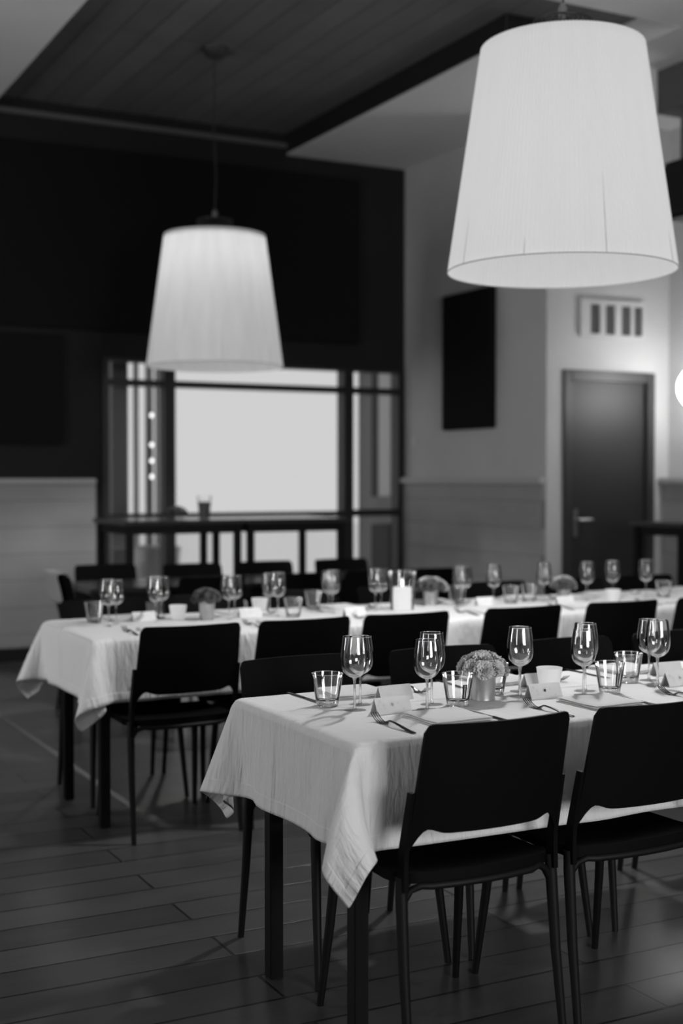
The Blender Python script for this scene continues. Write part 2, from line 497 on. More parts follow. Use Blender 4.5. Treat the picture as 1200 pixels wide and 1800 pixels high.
# right wall of the far bay, with its wainscot
structure(MB().box((RIGHT_X, DOOR_Y + 0.14, 0), (RIGHT_X + 0.15, BACK_Y, BOARD)).build('wall_right', M['wall'], smooth=0))
structure(along_y(MB().box((0, 0, 0.1), (BACK_Y - DOOR_Y - 0.02, 0.03, 1.325)).build('wainscot_right', M['wainscot'], smooth=0), (RIGHT_X, DOOR_Y + 0.01, 0)))
structure(MB().box((RIGHT_X - 0.065, DOOR_Y, 1.325), (RIGHT_X, BACK_Y, 1.37), 0.008).build('trim_6', M['trim']))
structure(MB().box((RIGHT_X - 0.045, DOOR_Y, 0), (RIGHT_X, BACK_Y, 0.1), 0.005).build('baseboard_right', M['trim']))
# wall with the door, facing the camera
DX0, DX1, DTOP = 5.875, 6.735, 2.165
m = MB()
m.box((RIGHT_X, DOOR_Y, 0), (DX0 + 0.03, DOOR_Y + 0.14, BOARD))
m.box((DX1 - 0.03, DOOR_Y, 0), (FAR_X + 0.15, DOOR_Y + 0.14, BOARD))
m.box((DX0 + 0.03, DOOR_Y, DTOP - 0.03), (DX1 - 0.03, DOOR_Y + 0.14, BOARD))
structure(m.build('wall_door', M['wall'], smooth=0))
structure(MB().box((FAR_X, REAR_Y, 0), (FAR_X + 0.15, DOOR_Y, BOARD)).build('wall_side', M['wall'], smooth=0))
structure(along_y(MB().box((0, 0, 0.1), (5.7, 0.07, 1.325)).build('wainscot_side', M['wainscot'], smooth=0), (FAR_X, DOOR_Y - 5.71, 0)))
structure(MB().box((FAR_X - 0.11, 2.0, 1.325), (FAR_X, DOOR_Y - 0.001, 1.37), 0.008).build('trim_7', M['trim']))
# rear and left wall (behind and beside the camera)
m = MB()
ra, rb = ADDED_WIN
m.box((LEFT_X, REAR_Y - 0.15, 0), (ra, REAR_Y, BOARD)); m.box((rb, REAR_Y - 0.15, 0), (FAR_X, REAR_Y, BOARD))
m.box((ra, REAR_Y - 0.15, 0), (rb, REAR_Y, 0.9)); m.box((ra, REAR_Y - 0.15, 2.6), (rb, REAR_Y, BOARD))
structure(m.build('wall_rear', M['pale_wall'], smooth=0))
m = MB()
m.box((ra, REAR_Y - 0.12, 0.9), (ra + 0.06, REAR_Y - 0.05, 2.6)); m.box((rb - 0.06, REAR_Y - 0.12, 0.9), (rb, REAR_Y - 0.05, 2.6))
m.box((ra + 0.06, REAR_Y - 0.12, 0.9), (rb - 0.06, REAR_Y - 0.05, 0.96)); m.box((ra + 0.06, REAR_Y - 0.12, 2.54), (rb - 0.06, REAR_Y - 0.05, 2.6))
for q in (1, 2):
    xm = ra + (rb - ra) * q / 3
    m.box((xm - 0.03, REAR_Y - 0.11, 0.96), (xm + 0.03, REAR_Y - 0.06, 2.54))
structure(m.build('window_4', M['black_frame'], smooth=0))  # frame of the added rear window
m = MB()
ys = [REAR_Y] + [v for ab in WIN_L for v in ab] + [BACK_Y]
for k in range(0, len(ys), 2):
    m.box((LEFT_X - 0.15, ys[k], 0), (LEFT_X, ys[k + 1], BOARD))
for a, b in WIN_L:
    m.box((LEFT_X - 0.15, a, 0), (LEFT_X, b, 0.9))
    m.box((LEFT_X - 0.15, a, 2.6), (LEFT_X, b, BOARD))
structure(m.build('wall_left', M['pale_wall'], smooth=0))
for k, (a, b) in enumerate(WIN_L):
    m = MB()
    m.box((LEFT_X - 0.12, a, 0.9), (LEFT_X - 0.05, a + 0.06, 2.6)); m.box((LEFT_X - 0.12, b - 0.06, 0.9), (LEFT_X - 0.05, b, 2.6))
    m.box((LEFT_X - 0.12, a, 0.9), (LEFT_X - 0.05, b, 0.96)); m.box((LEFT_X - 0.12, a, 2.54), (LEFT_X - 0.05, b, 2.6))
    m.box((LEFT_X - 0.11, (a + b) / 2 - 0.03, 0.96), (LEFT_X - 0.06, (a + b) / 2 + 0.03, 2.54))
    structure(m.build('window_%d' % (k + 2), M['black_frame'], smooth=0))

# far window: frame, transoms, posts, panes
win = thing('window_1', 'black framed shopfront window in the dark far wall, bright daylight outside', 'window', ((WX0 + WX1) / 2, BACK_Y, 0))
structure(win)


def part(mb, name, mat, root, smooth=40.0):
    """part given in world coordinates, kept in place under its thing"""
    o = mb.build(name, mat, root, smooth)
    mw = Matrix.Translation(root.location) @ root.rotation_euler.to_matrix().to_4x4()
    o.data.transform(mw.inverted())
    return o


POSTS = (3.575, 5.165)
fy0, fy1 = BACK_Y - 0.03, BACK_Y + 0.09
m = MB()
m.box((WX0, fy0, 0), (WX0 + 0.05, fy1, WTOP)); m.box((WX1 - 0.05, fy0, 0), (WX1, fy1, WTOP))
m.box((WX0 + 0.05, fy0, WTOP - 0.03), (WX1 - 0.05, fy1, WTOP)); m.box((WX0 + 0.05, fy0, 0), (WX1 - 0.05, fy1, 0.08))
part(m, 'window_frame', M['black_frame'], win, 0)
for x in POSTS:
    part(MB().box((x - 0.045, fy0 - 0.01, 0.08), (x + 0.045, fy1, WTOP - 0.03)), 'mullion', M['black_frame'], win, 0)
xe = [WX0 + 0.05, POSTS[0] - 0.045, POSTS[0] + 0.045, POSTS[1] - 0.045, POSTS[1] + 0.045, WX1 - 0.05]
for k in range(3):
    a, b = xe[2 * k], xe[2 * k + 1]
    part(MB().box((a, fy0, 2.085), (b, fy1, 2.135)), 'transom', M['black_frame'], win, 0)
    part(MB().box((a, fy0, 1.045), (b, fy1, 1.09 if k < 2 else 1.10)), 'transom', M['black_frame'], win, 0)
    for z0, z1 in ((0.08, 1.045), (1.09, 2.085), (2.135, WTOP - 0.03)):
        part(MB().box((a, BACK_Y + 0.03, z0), (b, BACK_Y + 0.036, z1)), 'pane', M['pane'], win, 0)

# outside the window: paved terrace, pale house fronts, a low wall, posts and an open shutter
structure(MB().box((-4, BACK_Y + 0.13, -0.12), (16, 30, -0.02)).build('floor_terrace', M['pavement'], smooth=0))
prop(MB().box((3.9, 13.2, -0.02), (7.9, 13.5, 0.86), 0.02).build('garden_wall', M['render_wall']), 'low pale wall out on the bright terrace, behind the glass', 'wall')
prop(MB().box((3.29, 10.35, -0.02), (3.43, 10.50, 2.6), 0.01).build('terrace_pillar', M['exterior_grey']), 'grey pillar outside the left pane of the far window', 'pillar')
for k, (x, y, w, mt) in enumerate(((3.71, 11.0, 0.045, 'exterior_pale'), (4.04, 11.6, 0.06, 'exterior_grey'), (3.975, 11.2, 0.03, 'exterior_grey'))):
    prop(MB().box((x - w / 2, y - w / 2, -0.02), (x + w / 2, y + w / 2, 2.7), 0.004).build('terrace_post', M[mt]),
         ('pale broad post outside, first beyond the grey pillar', 'slim grey post outside, farthest of the thin terrace posts', 'slim grey post outside, nearer of the two thin grey posts')[k], 'post', 'posts out on the terrace')
pl = thing('planter', 'pale round planter outside behind the lower left pane', 'planter', (3.75, 10.7, -0.02))
MB().lathe([(0, 0), (0.14, 0), (0.2, 0.25), (0.24, 0.72), (0.25, 0.8), (0.23, 0.8), (0.21, 0.72), (0, 0.7)]).build('pot', M['exterior_pale'], pl)
MB().lathe([(0, 0.705), (0.20, 0.705), (0.14, 0.76), (0, 0.78)], 16).build('soil', M['leaf'], pl)
ls = thing('light_string', 'upright string of small bright lights outside the left pane', 'lights', (3.86, 11.02, 0))  # glowing balls on a wire, added to imitate glints on a post
bz = (1.38, 1.52, 1.66, 1.92)
MB().tube([(0, 0, -0.02), (0.004, 0, 1.6), (0, 0, 2.6)], 0.004, 6).build('wire', M['black_frame'], ls)
for z in bz:
    MB().lathe([(0, z - 0.02), (0.014, z - 0.01), (0.018, z), (0.014, z + 0.012), (0, z + 0.022)], 12, (0.0, -0.012, 0)).build('bulb', M['fairy_bulb'], ls)
for (x, y, z), lab in (((3.425, 11.0, 1.26), 'small bright round light outside by the grey pillar, left one'), ((3.57, 11.05, 1.29), 'small bright round light outside by the grey pillar, right one')):
    g = thing('garden_light', lab, 'light', (x, y, 0), 0, 'small lights on the terrace')  # glowing disc on a stake, added to imitate a specular glint
    MB().tube([(0, 0, -0.02), (0, 0, z - 0.03)], 0.008, 8).build('stake', M['exterior_grey'], g)
    MB().lathe([(0, z - 0.035), (0.022, z - 0.02), (0.028, z), (0.02, z + 0.02), (0, z + 0.03)], 16).build('lens', M['fairy_bulb'], g)
sh = thing('shutter', 'grey panelled door leaf standing open outside the right pane', 'shutter', (5.85, 10.45, 0), math.radians(20))
m = MB()
m.box((-0.27, -0.025, 0.0), (-0.15, 0.025, 2.5)); m.box((0.15, -0.025, 0.0), (0.27, 0.025, 2.5))
m.box((-0.15, -0.025, 0.0), (0.15, 0.025, 0.2)); m.box((-0.15, -0.025, 2.35), (0.15, 0.025, 2.5)); m.box((-0.15, -0.025, 0.95), (0.15, 0.025, 1.2))
m.build('frame', M['exterior_grey'], sh, 0)
MB().box((-0.15, -0.008, 0.2), (0.15, 0.008, 0.95)).build('panel', M['black_frame'], sh, 0)
MB().box((-0.15, -0.008, 1.2), (-0.03, 0.008, 2.35)).build('panel', M['black_frame'], sh, 0)
MB().box((-0.03, -0.008, 1.2), (0.15, 0.008, 2.35)).build('panel', M['exterior_pale'], sh, 0)

# door in the bright wall
door = thing('door_1', 'dark glossy door in the bright wall below the vent grille', 'door', ((DX0 + DX1) / 2, DOOR_Y, 0))
structure(door)
m = MB()
m.box((DX0, DOOR_Y - 0.02, 0), (DX0 + 0.075, DOOR_Y + 0.12, DTOP), 0.006); m.box((DX1 - 0.075, DOOR_Y - 0.02, 0), (DX1, DOOR_Y + 0.12, DTOP), 0.006)
m.box((DX0 + 0.075, DOOR_Y - 0.019, DTOP - 0.075), (DX1 - 0.075, DOOR_Y + 0.12, DTOP))
part(m, 'door_frame', M['door_frame'], door)
leaf = part(MB().box((DX0 + 0.078, DOOR_Y + 0.02, 0.008), (DX1 - 0.078, DOOR_Y + 0.06, DTOP - 0.078), 0.003), 'door_leaf', M['door'], door)
hx = DX0 + 0.135
m = MB()
m.box((hx - 0.018, DOOR_Y + 0.010, 0.93), (hx + 0.018, DOOR_Y + 0.02, 1.14), 0.004)
m.tube([(hx, DOOR_Y + 0.015, 1.06), (hx, DOOR_Y - 0.03, 1.06)], 0.009)
m.tube([(hx - 0.01, DOOR_Y - 0.035, 1.06), (hx + 0.05, DOOR_Y - 0.037, 1.06), (hx + 0.115, DOOR_Y - 0.033, 1.06)], 0.010)
hd = part(m, 'door_handle', M['steel'], door)
part(MB().tube([(hx, DOOR_Y + 0.012, 0.965), (hx, DOOR_Y + 0.003, 0.965)], 0.011), 'lock_cylinder', M['steel'], door)

# ventilation grille above the door
gr = thing('vent_grille', 'white wall grille with four dark slots above the door', 'vent', (6.32, DOOR_Y, 2.55))
m = MB()
gx = [-0.29, -0.225, -0.145, -0.095, -0.015, 0.075, 0.155, 0.205, 0.285, 0.31]
m.box((-0.30, -0.03, 0.105), (0.30, 0, 0.14)); m.box((-0.30, -0.03, -0.14), (0.30, 0, -0.115))
SL = [(-0.215, -0.125), (-0.075, 0.015), (0.075, 0.165), (0.195, 0.275)]
e = [-0.30] + [v for s in SL for v in s] + [0.30]
for k in range(0, len(e), 2): m.box((e[k], -0.03, -0.115), (e[k + 1], 0, 0.105))
m.build('frame', M['white_plastic'], gr, 0)
for a, b in SL:
    MB().box((a, -0.012, -0.115), (b, -0.002, 0.105)).build('slot', M['grille_slot'], gr, 0)

# acoustic panels
prop(MB().box((0.6, BACK_Y - 0.055, 2.5), (5.26, BACK_Y - 0.001, 3.87), 0.01).build('acoustic_panel', M['felt']), 'long black acoustic panel high across the dark far wall', 'acoustic panel', 'black acoustic panels')
prop(MB().box((0.6, BACK_Y - 0.055, 1.62), (2.72, BACK_Y - 0.001, 2.45), 0.01).build('acoustic_panel', M['felt']), 'smaller black acoustic panel above the wainscot, left of the window', 'acoustic panel', 'black acoustic panels')
prop(MB().box((RIGHT_X - 0.055, 8.40, 1.755), (RIGHT_X - 0.001, 9.11, 2.845), 0.008).build('acoustic_panel', M['felt']), 'upright black acoustic panel on the grey wall between window and door', 'acoustic panel', 'black acoustic panels')
sw = thing('light_switch', 'small white switch on the grey wall beside the window', 'switch', (RIGHT_X, 9.63, 1.68))
MB().box((-0.012, -0.045, -0.045), (0, 0.045, 0.045), 0.004).build('plate', M['white_plastic'], sw)
MB().box((-0.018, -0.028, -0.028), (-0.010, 0.028, 0.028), 0.003).build('rocker', M['white_plastic'], sw)

# loudspeaker hung from the beam
sp = thing('loudspeaker', 'black loudspeaker hanging on a pole from the beam at the right edge', 'loudspeaker', (5.93, 6.50, 3.225))
MB().box((-0.15, -0.14, -0.185), (0.15, 0.14, 0.185), 0.035, 4).build('cabinet', M['dark_cabinet'], sp)
MB().box((-0.125, -0.15, -0.155), (0.125, -0.138, 0.155), 0.005).build('front_grille', M['felt'], sp)
MB().tube([(-0.06, 0, 0.18), (-0.06, 0, 0.515)], 0.017).build('pole', M['dark_soffit'], sp)

# opal globe on a short arm from the side wall, by the door
gl = thing('globe_lamp', 'round glowing white wall globe at the right edge, near the door', 'lamp', (6.66, 7.17, 2.02))
MB().lathe([(0.165 * math.sin(math.pi * k / 24) if 0 < k < 24 else 0, -0.165 * math.cos(math.pi * k / 24)) for k in range(25)], 48).build('globe', M['globe'], gl)
MB().tube([(0.0, 0, -0.16), (0.0, 0, -0.20), (0.1, 0, -0.22), (0.19, 0, -0.22)], 0.012).build('arm', M['shade_wire'], gl)
MB().tube([(0.185, 0, -0.22), (0.199, 0, -0.22)], 0.05, 24).build('wall_plate', M['shade_wire'], gl)


# ------------------------------------------------------------------ pendant lamps
def pendant(label, x, y, z0, z1, r0, r1, zc, fabric, bulb, bulb_h, down):
    t = thing('pendant_lamp', label, 'pendant lamp', (x, y, z0), 0, 'large pleated pendant lamps')
    H = z1 - z0
    N = 150
    def pleat(a, v):
        r = r0 + (r1 - r0) * v
        k = math.cos(N * a)
        return r + 0.0028 * k
    m = MB()
    n = N * 4
    rows = 5
    rings = []
    for j in range(rows + 1):
        v = j / rows
        rings.append([m.bm.verts.new((pleat(2 * math.pi * k / n, v) * math.cos(2 * math.pi * k / n), pleat(2 * math.pi * k / n, v) * math.sin(2 * math.pi * k / n), H * v)) for k in range(n)])
    for j in range(rows):
        for k in range(n):
            m.bm.faces.new((rings[j][k], rings[j][(k + 1) % n], rings[j + 1][(k + 1) % n], rings[j + 1][k]))
    s = m.build('shade', M[fabric], t, 80)
    # wire at the lower edge with the fabric turned over it, and a few seams
    m = MB(); q = 96
    m.tube([((r0 + 0.002) * math.cos(2 * math.pi * k / q), (r0 + 0.002) * math.sin(2 * math.pi * k / q), 0) for k in range(q + 1)], 0.0022, 6, False)
    m.build('lower_wire', M['trim'], t)
    # seams of the fabric, seen as thin lines near the lower edge
    for a, z in ((-182, 0.17), (-144.5, 0.07), (-106, 0.30), (-60, 0.12), (-20, 0.2), (30, 0.1), (75, 0.25), (120, 0.15)):
        a = math.radians(a)
        MB().tube([((r0 + (r1 - r0) * q / H + 0.0034) * math.cos(a), (r0 + (r1 - r0) * q / H + 0.0034) * math.sin(a), q) for q in (0.0, z * 0.5, z)], [0.0013, 0.001, 0.0003], 6).build('seam', M['trim'], t)
    # top plate with a crown of short rods
    m = MB()
    m.lathe([(0, H - 0.02), (r1 - 0.012, H - 0.02), (r1 - 0.012, H - 0.03), (0, H - 0.03)], 64)
    m.build('top_plate', M['shade_wire'], t)
    m = MB()
    for k in range(36):
        a = 2 * math.pi * k / 36
        m.tube([(0.125 * math.cos(a), 0.125 * math.sin(a), H - 0.02), (0.115 * math.cos(a), 0.115 * math.sin(a), H + 0.100)], 0.003, 6)
    m.tube([(0.115 * math.cos(2 * math.pi * k / 36), 0.115 * math.sin(2 * math.pi * k / 36), H + 0.100) for k in range(37)], 0.004, 6, False)
    for k in range(3):
        a = 2 * math.pi * k / 3
        m.tube([(0.115 * math.cos(a), 0.115 * math.sin(a), H + 0.100), (0, 0, H + 0.13)], 0.003, 6)
    m.build('crown', M['shade_wire'], t)
    MB().lathe([(0, H + 0.12), (0.018, H + 0.12), (0.018, H + 0.155), (0.008, H + 0.175), (0, H + 0.175)], 16).build('cable_grip', M['steel'], t)
    MB().tube([(0, 0, H + 0.14), (0.012, 0.004, H + 0.14 + (zc - z1) * 0.2), (-0.006, 0, H + 0.14 + (zc - z1) * 0.45), (0, 0, zc - z0 - 0.03)], 0.004, 8).build('cable', M['shade_wire'], t)
    MB().lathe([(0, zc - z0 - 0.07), (0.045, zc - z0 - 0.06), (0.085, zc - z0 - 0.02), (0.09, zc - z0), (0, zc - z0)], 32).build('canopy', M['shade_wire'], t)
    l = bpy.data.lights.new('pendant_bulb', 'POINT'); l.energy = bulb; l.shadow_soft_size = 0.06
    o = bpy.data.objects.new('pendant_bulb', l); o.location = (0, 0, H * bulb_h); o.parent = t; COL.objects.link(o)
    l = bpy.data.lights.new('pendant_downlight', 'SPOT'); l.energy = down; l.shadow_soft_size = 0.07
    l.spot_size = math.radians(125); l.spot_blend = 0.35
    o = bpy.data.objects.new('pendant_downlight', l); o.location = (0, 0, 0.20); o.parent = t; COL.objects.link(o)
    return t


pendant('large white pleated lamp, nearer and higher in the photo, above the front tables', 3.175, 4.205, 2.185, 3.06, 0.447, 0.318, CEIL, 'shade', 0.2, 0.3, LAMP_SPOT)
pendant('large white pleated lamp farther back, in front of the far window', 3.27, 8.07, 2.105, 2.965, 0.447, 0.33, BOARD, 'shade_far', 5.0, 0.84, LAMP_SPOT * 0.55)


# ------------------------------------------------------------------ chairs
def make_chair():
    t = thing('dining_chair', 'x', 'chair')
    # seat: wide shell, rear edge bowed out, front edge rolled down
    def seat(u, v, dz):
        a = 2 * u - 1
        w = 0.216 - 0.012 * v
        rc = 0.035
        y0 = -0.185 - 0.032 * (1 - a * a); y1 = 0.215 + 0.012 * (1 - a * a)
        x = a * w
        over = max(0.0, abs(x) - (w - rc))
        cut = rc - math.sqrt(max(0.0, rc * rc - over * over))
        y = (y0 + cut) + v * ((y1 - cut) - (y0 + cut))
        z = 0.452 - 0.012 * (1 - a * a) * math.sin(math.pi * min(1, v * 1.1)) - 0.03 * max(0, (v - 0.8) / 0.2) ** 2 + 0.006 * max(0, (0.15 - v) / 0.15) ** 2
        return (x, y, z - dz)
    MB().slab(lambda u, v: seat(u, v, 0), lambda u, v: seat(u, v, 0.024), 28, 20).build('seat', M['black_plastic'], t, 50)
    # backrest: bowed panel with round upper corners and a hollowed lower edge
    def back(u, v, off):
        a = 2 * (0.5 - 0.5 * math.cos(math.pi * u)) - 1 if False else 2 * u - 1
        a = math.copysign(abs(a) ** 0.85, a)
        zt, rc = 0.818, 0.022
        w0, w1 = 0.209, 0.2
        w = w0 + (w1 - w0) * v
        x = a * w
        over = max(0.0, abs(x) - (w - rc))
        top = zt - (rc - math.sqrt(max(0.0, rc * rc - over * over)))
        e = abs(a)
        bot = 0.555 - 0.05 * max(0.0, (e - 0.80) / 0.20) ** 2 + 0.012 * math.exp(-((e - 0.80) / 0.12) ** 2)
        z = bot + (top - bot) * v
        y = -0.196 - 0.036 * (1 - a * a) - 0.075 * (z - 0.5) / 0.32
        return (x, y - off, z)
    MB().slab(lambda u, v: back(u, v, 0), lambda u, v: back(u, v, 0.009), 36, 16).build('backrest', M['black_plastic'], t, 50)
    for s in (-1, 1):
        # rear leg: from foot, up beside the seat
        MB().tube([(s * 0.217, -0.235, 0), (s * 0.214, -0.205, 0.22), (s * 0.212, -0.188, 0.40), (s * 0.211, -0.184, 0.45)], [0.0095, 0.0125, 0.0145, 0.0135], 12).build('leg', M['black_tube'], t, 60)
        MB().tube([(s * 0.208, 0.238, 0), (s * 0.196, 0.205, 0.22), (s * 0.186, 0.180, 0.425)], [0.0095, 0.0125, 0.0145], 12).build('leg', M['black_tube'], t, 60)
        # upright that carries the backrest, flat and tapered
        def upr(u, v, k):
            z = 0.42 + 0.235 * v
            y = -0.192 - 0.075 * max(0, z - 0.5) / 0.32
            hw = 0.017 - 0.007 * v
            x = s * (0.2110 - 0.002 * v + (0.006 if k else -0.006))
            return (x, y + (2 * u - 1) * hw, z)
        MB().slab(lambda u, v: upr(u, v, 1), lambda u, v: upr(u, v, 0), 3, 8).build('back_upright', M['black_plastic'], t, 40)
    # rail under the seat
    pts = [(-0.211, -0.186, 0.385), (-0.19, -0.19, 0.418), (-0.165, -0.198, 0.428)]
    pts += [(a * 0.14, -0.188 - 0.030 * (1 - (a * 0.14 / 0.22) ** 2), 0.426) for a in (-1, -0.5, 0, 0.5, 1)]
    pts += [(0.165, -0.198, 0.432), (0.19, -0.19, 0.418), (0.211, -0.186, 0.385)]
    m = MB().tube(pts, 0.009, 10)
    for s in (-1, 1):
        m.tube([(s * 0.19, -0.18, 0.432), (s * 0.185, 0.18, 0.425)], 0.009, 10)
    m.tube([(-0.185, 0.178, 0.42), (0.185, 0.178, 0.42)], 0.009, 10)
    m.build('seat_rail', M['black_tube'], t, 60)
    return t


chair = Placer(make_chair())
PI = math.pi
NY0, NY1 = 2.672, 3.382               # near table
FY0, FY1 = 4.86, 5.62                 # far table
NX0, FX0 = 1.43, 1.47
for k, x in enumerate((1.716, 2.195)):
    chair.put((x, 2.772, 0), 0, ('black chair nearest the camera, its back covering the front of the near table',
                                 'black chair at the near table cut off by the right edge of the photo')[k], 'chairs along the near table')
for k, x in enumerate((1.75, 2.25, 2.75, 3.24)):
    chair.put((x, 3.335 if k else 3.345, 0), PI + (0.03, -0.02, 0.02, 0)[k],
              ('black chair across the near table behind the leftmost pair of wine glasses', 'black chair across the near table behind the grey tin of carnations',
               'black chair across the near table behind the rightmost two pairs of wine glasses', 'black chair across the near table at the right edge')[k], 'chairs along the near table')
for k, x in enumerate((1.775, 2.25, 2.72, 3.295, 3.84, 4.36)):
    chair.put((x, 4.895, 0), (0, 0.01, -0.01, 0.015, 0, 0)[k], 'black chair on the near side of the far table, %s from the left' % ORD[k], 'chairs along the near side of the far table')
for k, x in enumerate((1.79, 2.28, 2.78, 3.3, 3.93, 4.45, 4.95)):
    chair.put((x, 5.50, 0), PI, 'black chair on the far side of the far table, %s from the left' % ORD[k], 'chairs along the far side of the far table')
for k, x in enumerate((2.76, 3.29, 3.8, 4.29)):
    chair.put((x, 7.13, 0), 0, 'black chair on the near side of the bare black table, %s from the left' % ORD[k], 'chairs around the bare black table')
for k, x in enumerate((2.52, 3.04, 3.55, 4.12)):
    chair.put((x, 7.63 if k else 7.81, 0), PI, 'black chair on the window side of the bare black table, %s from the left' % ORD[k], 'chairs around the bare black table')
chair.put((2.30, 7.355, 0), -PI / 2, 'black chair at the left head of the bare black table, pale cloth over its back', 'chairs around the bare black table')
SHEEN_PROFILE = [(2.008, 0.66), (1.992, 0.74), (1.972, 0.815), (1.980, 0.828), (2.000, 0.832), (2.030, 0.828), (2.040, 0.815), (2.056, 0.75), (2.070, 0.69)]  # thin pale sheet standing for window light reflected off the chair back


def sheen_sheet(u, v, off):
    k = v * (len(SHEEN_PROFILE) - 1); i = min(int(k), len(SHEEN_PROFILE) - 2); f = k - i
    (xa, za), (xb, zb) = SHEEN_PROFILE[i], SHEEN_PROFILE[i + 1]
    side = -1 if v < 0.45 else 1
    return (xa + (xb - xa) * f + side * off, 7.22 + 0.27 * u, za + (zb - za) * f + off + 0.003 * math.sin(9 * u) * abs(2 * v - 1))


MB().slab(lambda u, v: sheen_sheet(u, v, 0.007), lambda u, v: sheen_sheet(u, v, 0.0), 10, 32).build('folded_cloth', M['pale_cloth'])
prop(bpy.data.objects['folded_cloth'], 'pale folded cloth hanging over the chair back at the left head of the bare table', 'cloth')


# ------------------------------------------------------------------ tables and cloths
def table(name, label, x0, x1, y0, y1, h, top_t, leg, inset, mat_top, group=None, inset_x=None, inset_back=None):
    inset_x = inset_x or inset
    inset_back = inset_back or inset
    t = thing(name, label, 'table', ((x0 + x1) / 2, (y0 + y1) / 2, 0), 0, group)
    hx, hy = (x1 - x0) / 2, (y1 - y0) / 2
    MB().box((-hx, -hy, h - top_t), (hx, hy, h), 0.003).build('tabletop', M[mat_top], t, 0)
    for sx in (-1, 1):
        for sy in (-1, 1):
            cx, cy = sx * (hx - inset_x), (-hy + inset if sy < 0 else hy - inset_back)
            MB().box((cx - leg / 2, cy - leg / 2, 0), (cx + leg / 2, cy + leg / 2, h - top_t), 0.003).build('leg', M['black_tube'], t, 0)
    m = MB()
    for yc in (-hy + inset, hy - inset_back):
        m.box((-hx + inset_x, yc - 0.012, h - top_t - 0.06), (hx - inset_x, yc + 0.012, h - top_t))
    for sx in (-1, 1):
        m.box((sx * (hx - inset_x) - 0.012, -hy + inset, h - top_t - 0.06), (sx * (hx - inset_x) + 0.012, hy - inset_back, h - top_t))
    m.build('apron', M['black_tube'], t, 0)
    return t


TOP = 0.750                                   # surface of the cloths
table('dining_table', 'near long table under a white cloth, square black legs showing below', NX0, NX0 + 3.4, NY0, NY1, TOP - 0.006, 0.03, 0.04, 0.085, 'black_top', 'long tables laid for dinner', 0.053, 0.14)
table('dining_table', 'far long table under a white cloth, behind the row of black chairs', FX0, FX0 + 3.95, FY0 + 0.004, FY1 - 0.004, TOP - 0.006, 0.03, 0.04, 0.085, 'black_top', 'long tables laid for dinner', 0.065, 0.16)
table('dining_table', 'bare black table between the far laid table and the window tables', 2.12, 4.6, 7.08, 7.70, 0.75, 0.028, 0.045, 0.04, 'black_top')
table('high_table', 'left black high table before the far window, with flowers and a vase', 2.665, 3.512, 8.12, 8.83, 1.09, 0.03, 0.045, 0.045, 'black_top', 'high tables at the window')
table('high_table', 'right black high table before the far window, its top empty', 3.518, 4.30, 8.12, 8.83, 1.09, 0.03, 0.045, 0.045, 'black_top', 'high tables at the window')
table('high_table', 'black high table in front of the door at the right edge', 5.97, 6.72, 6.6, 7.13, 1.07, 0.03, 0.045, 0.045, 'black_top')

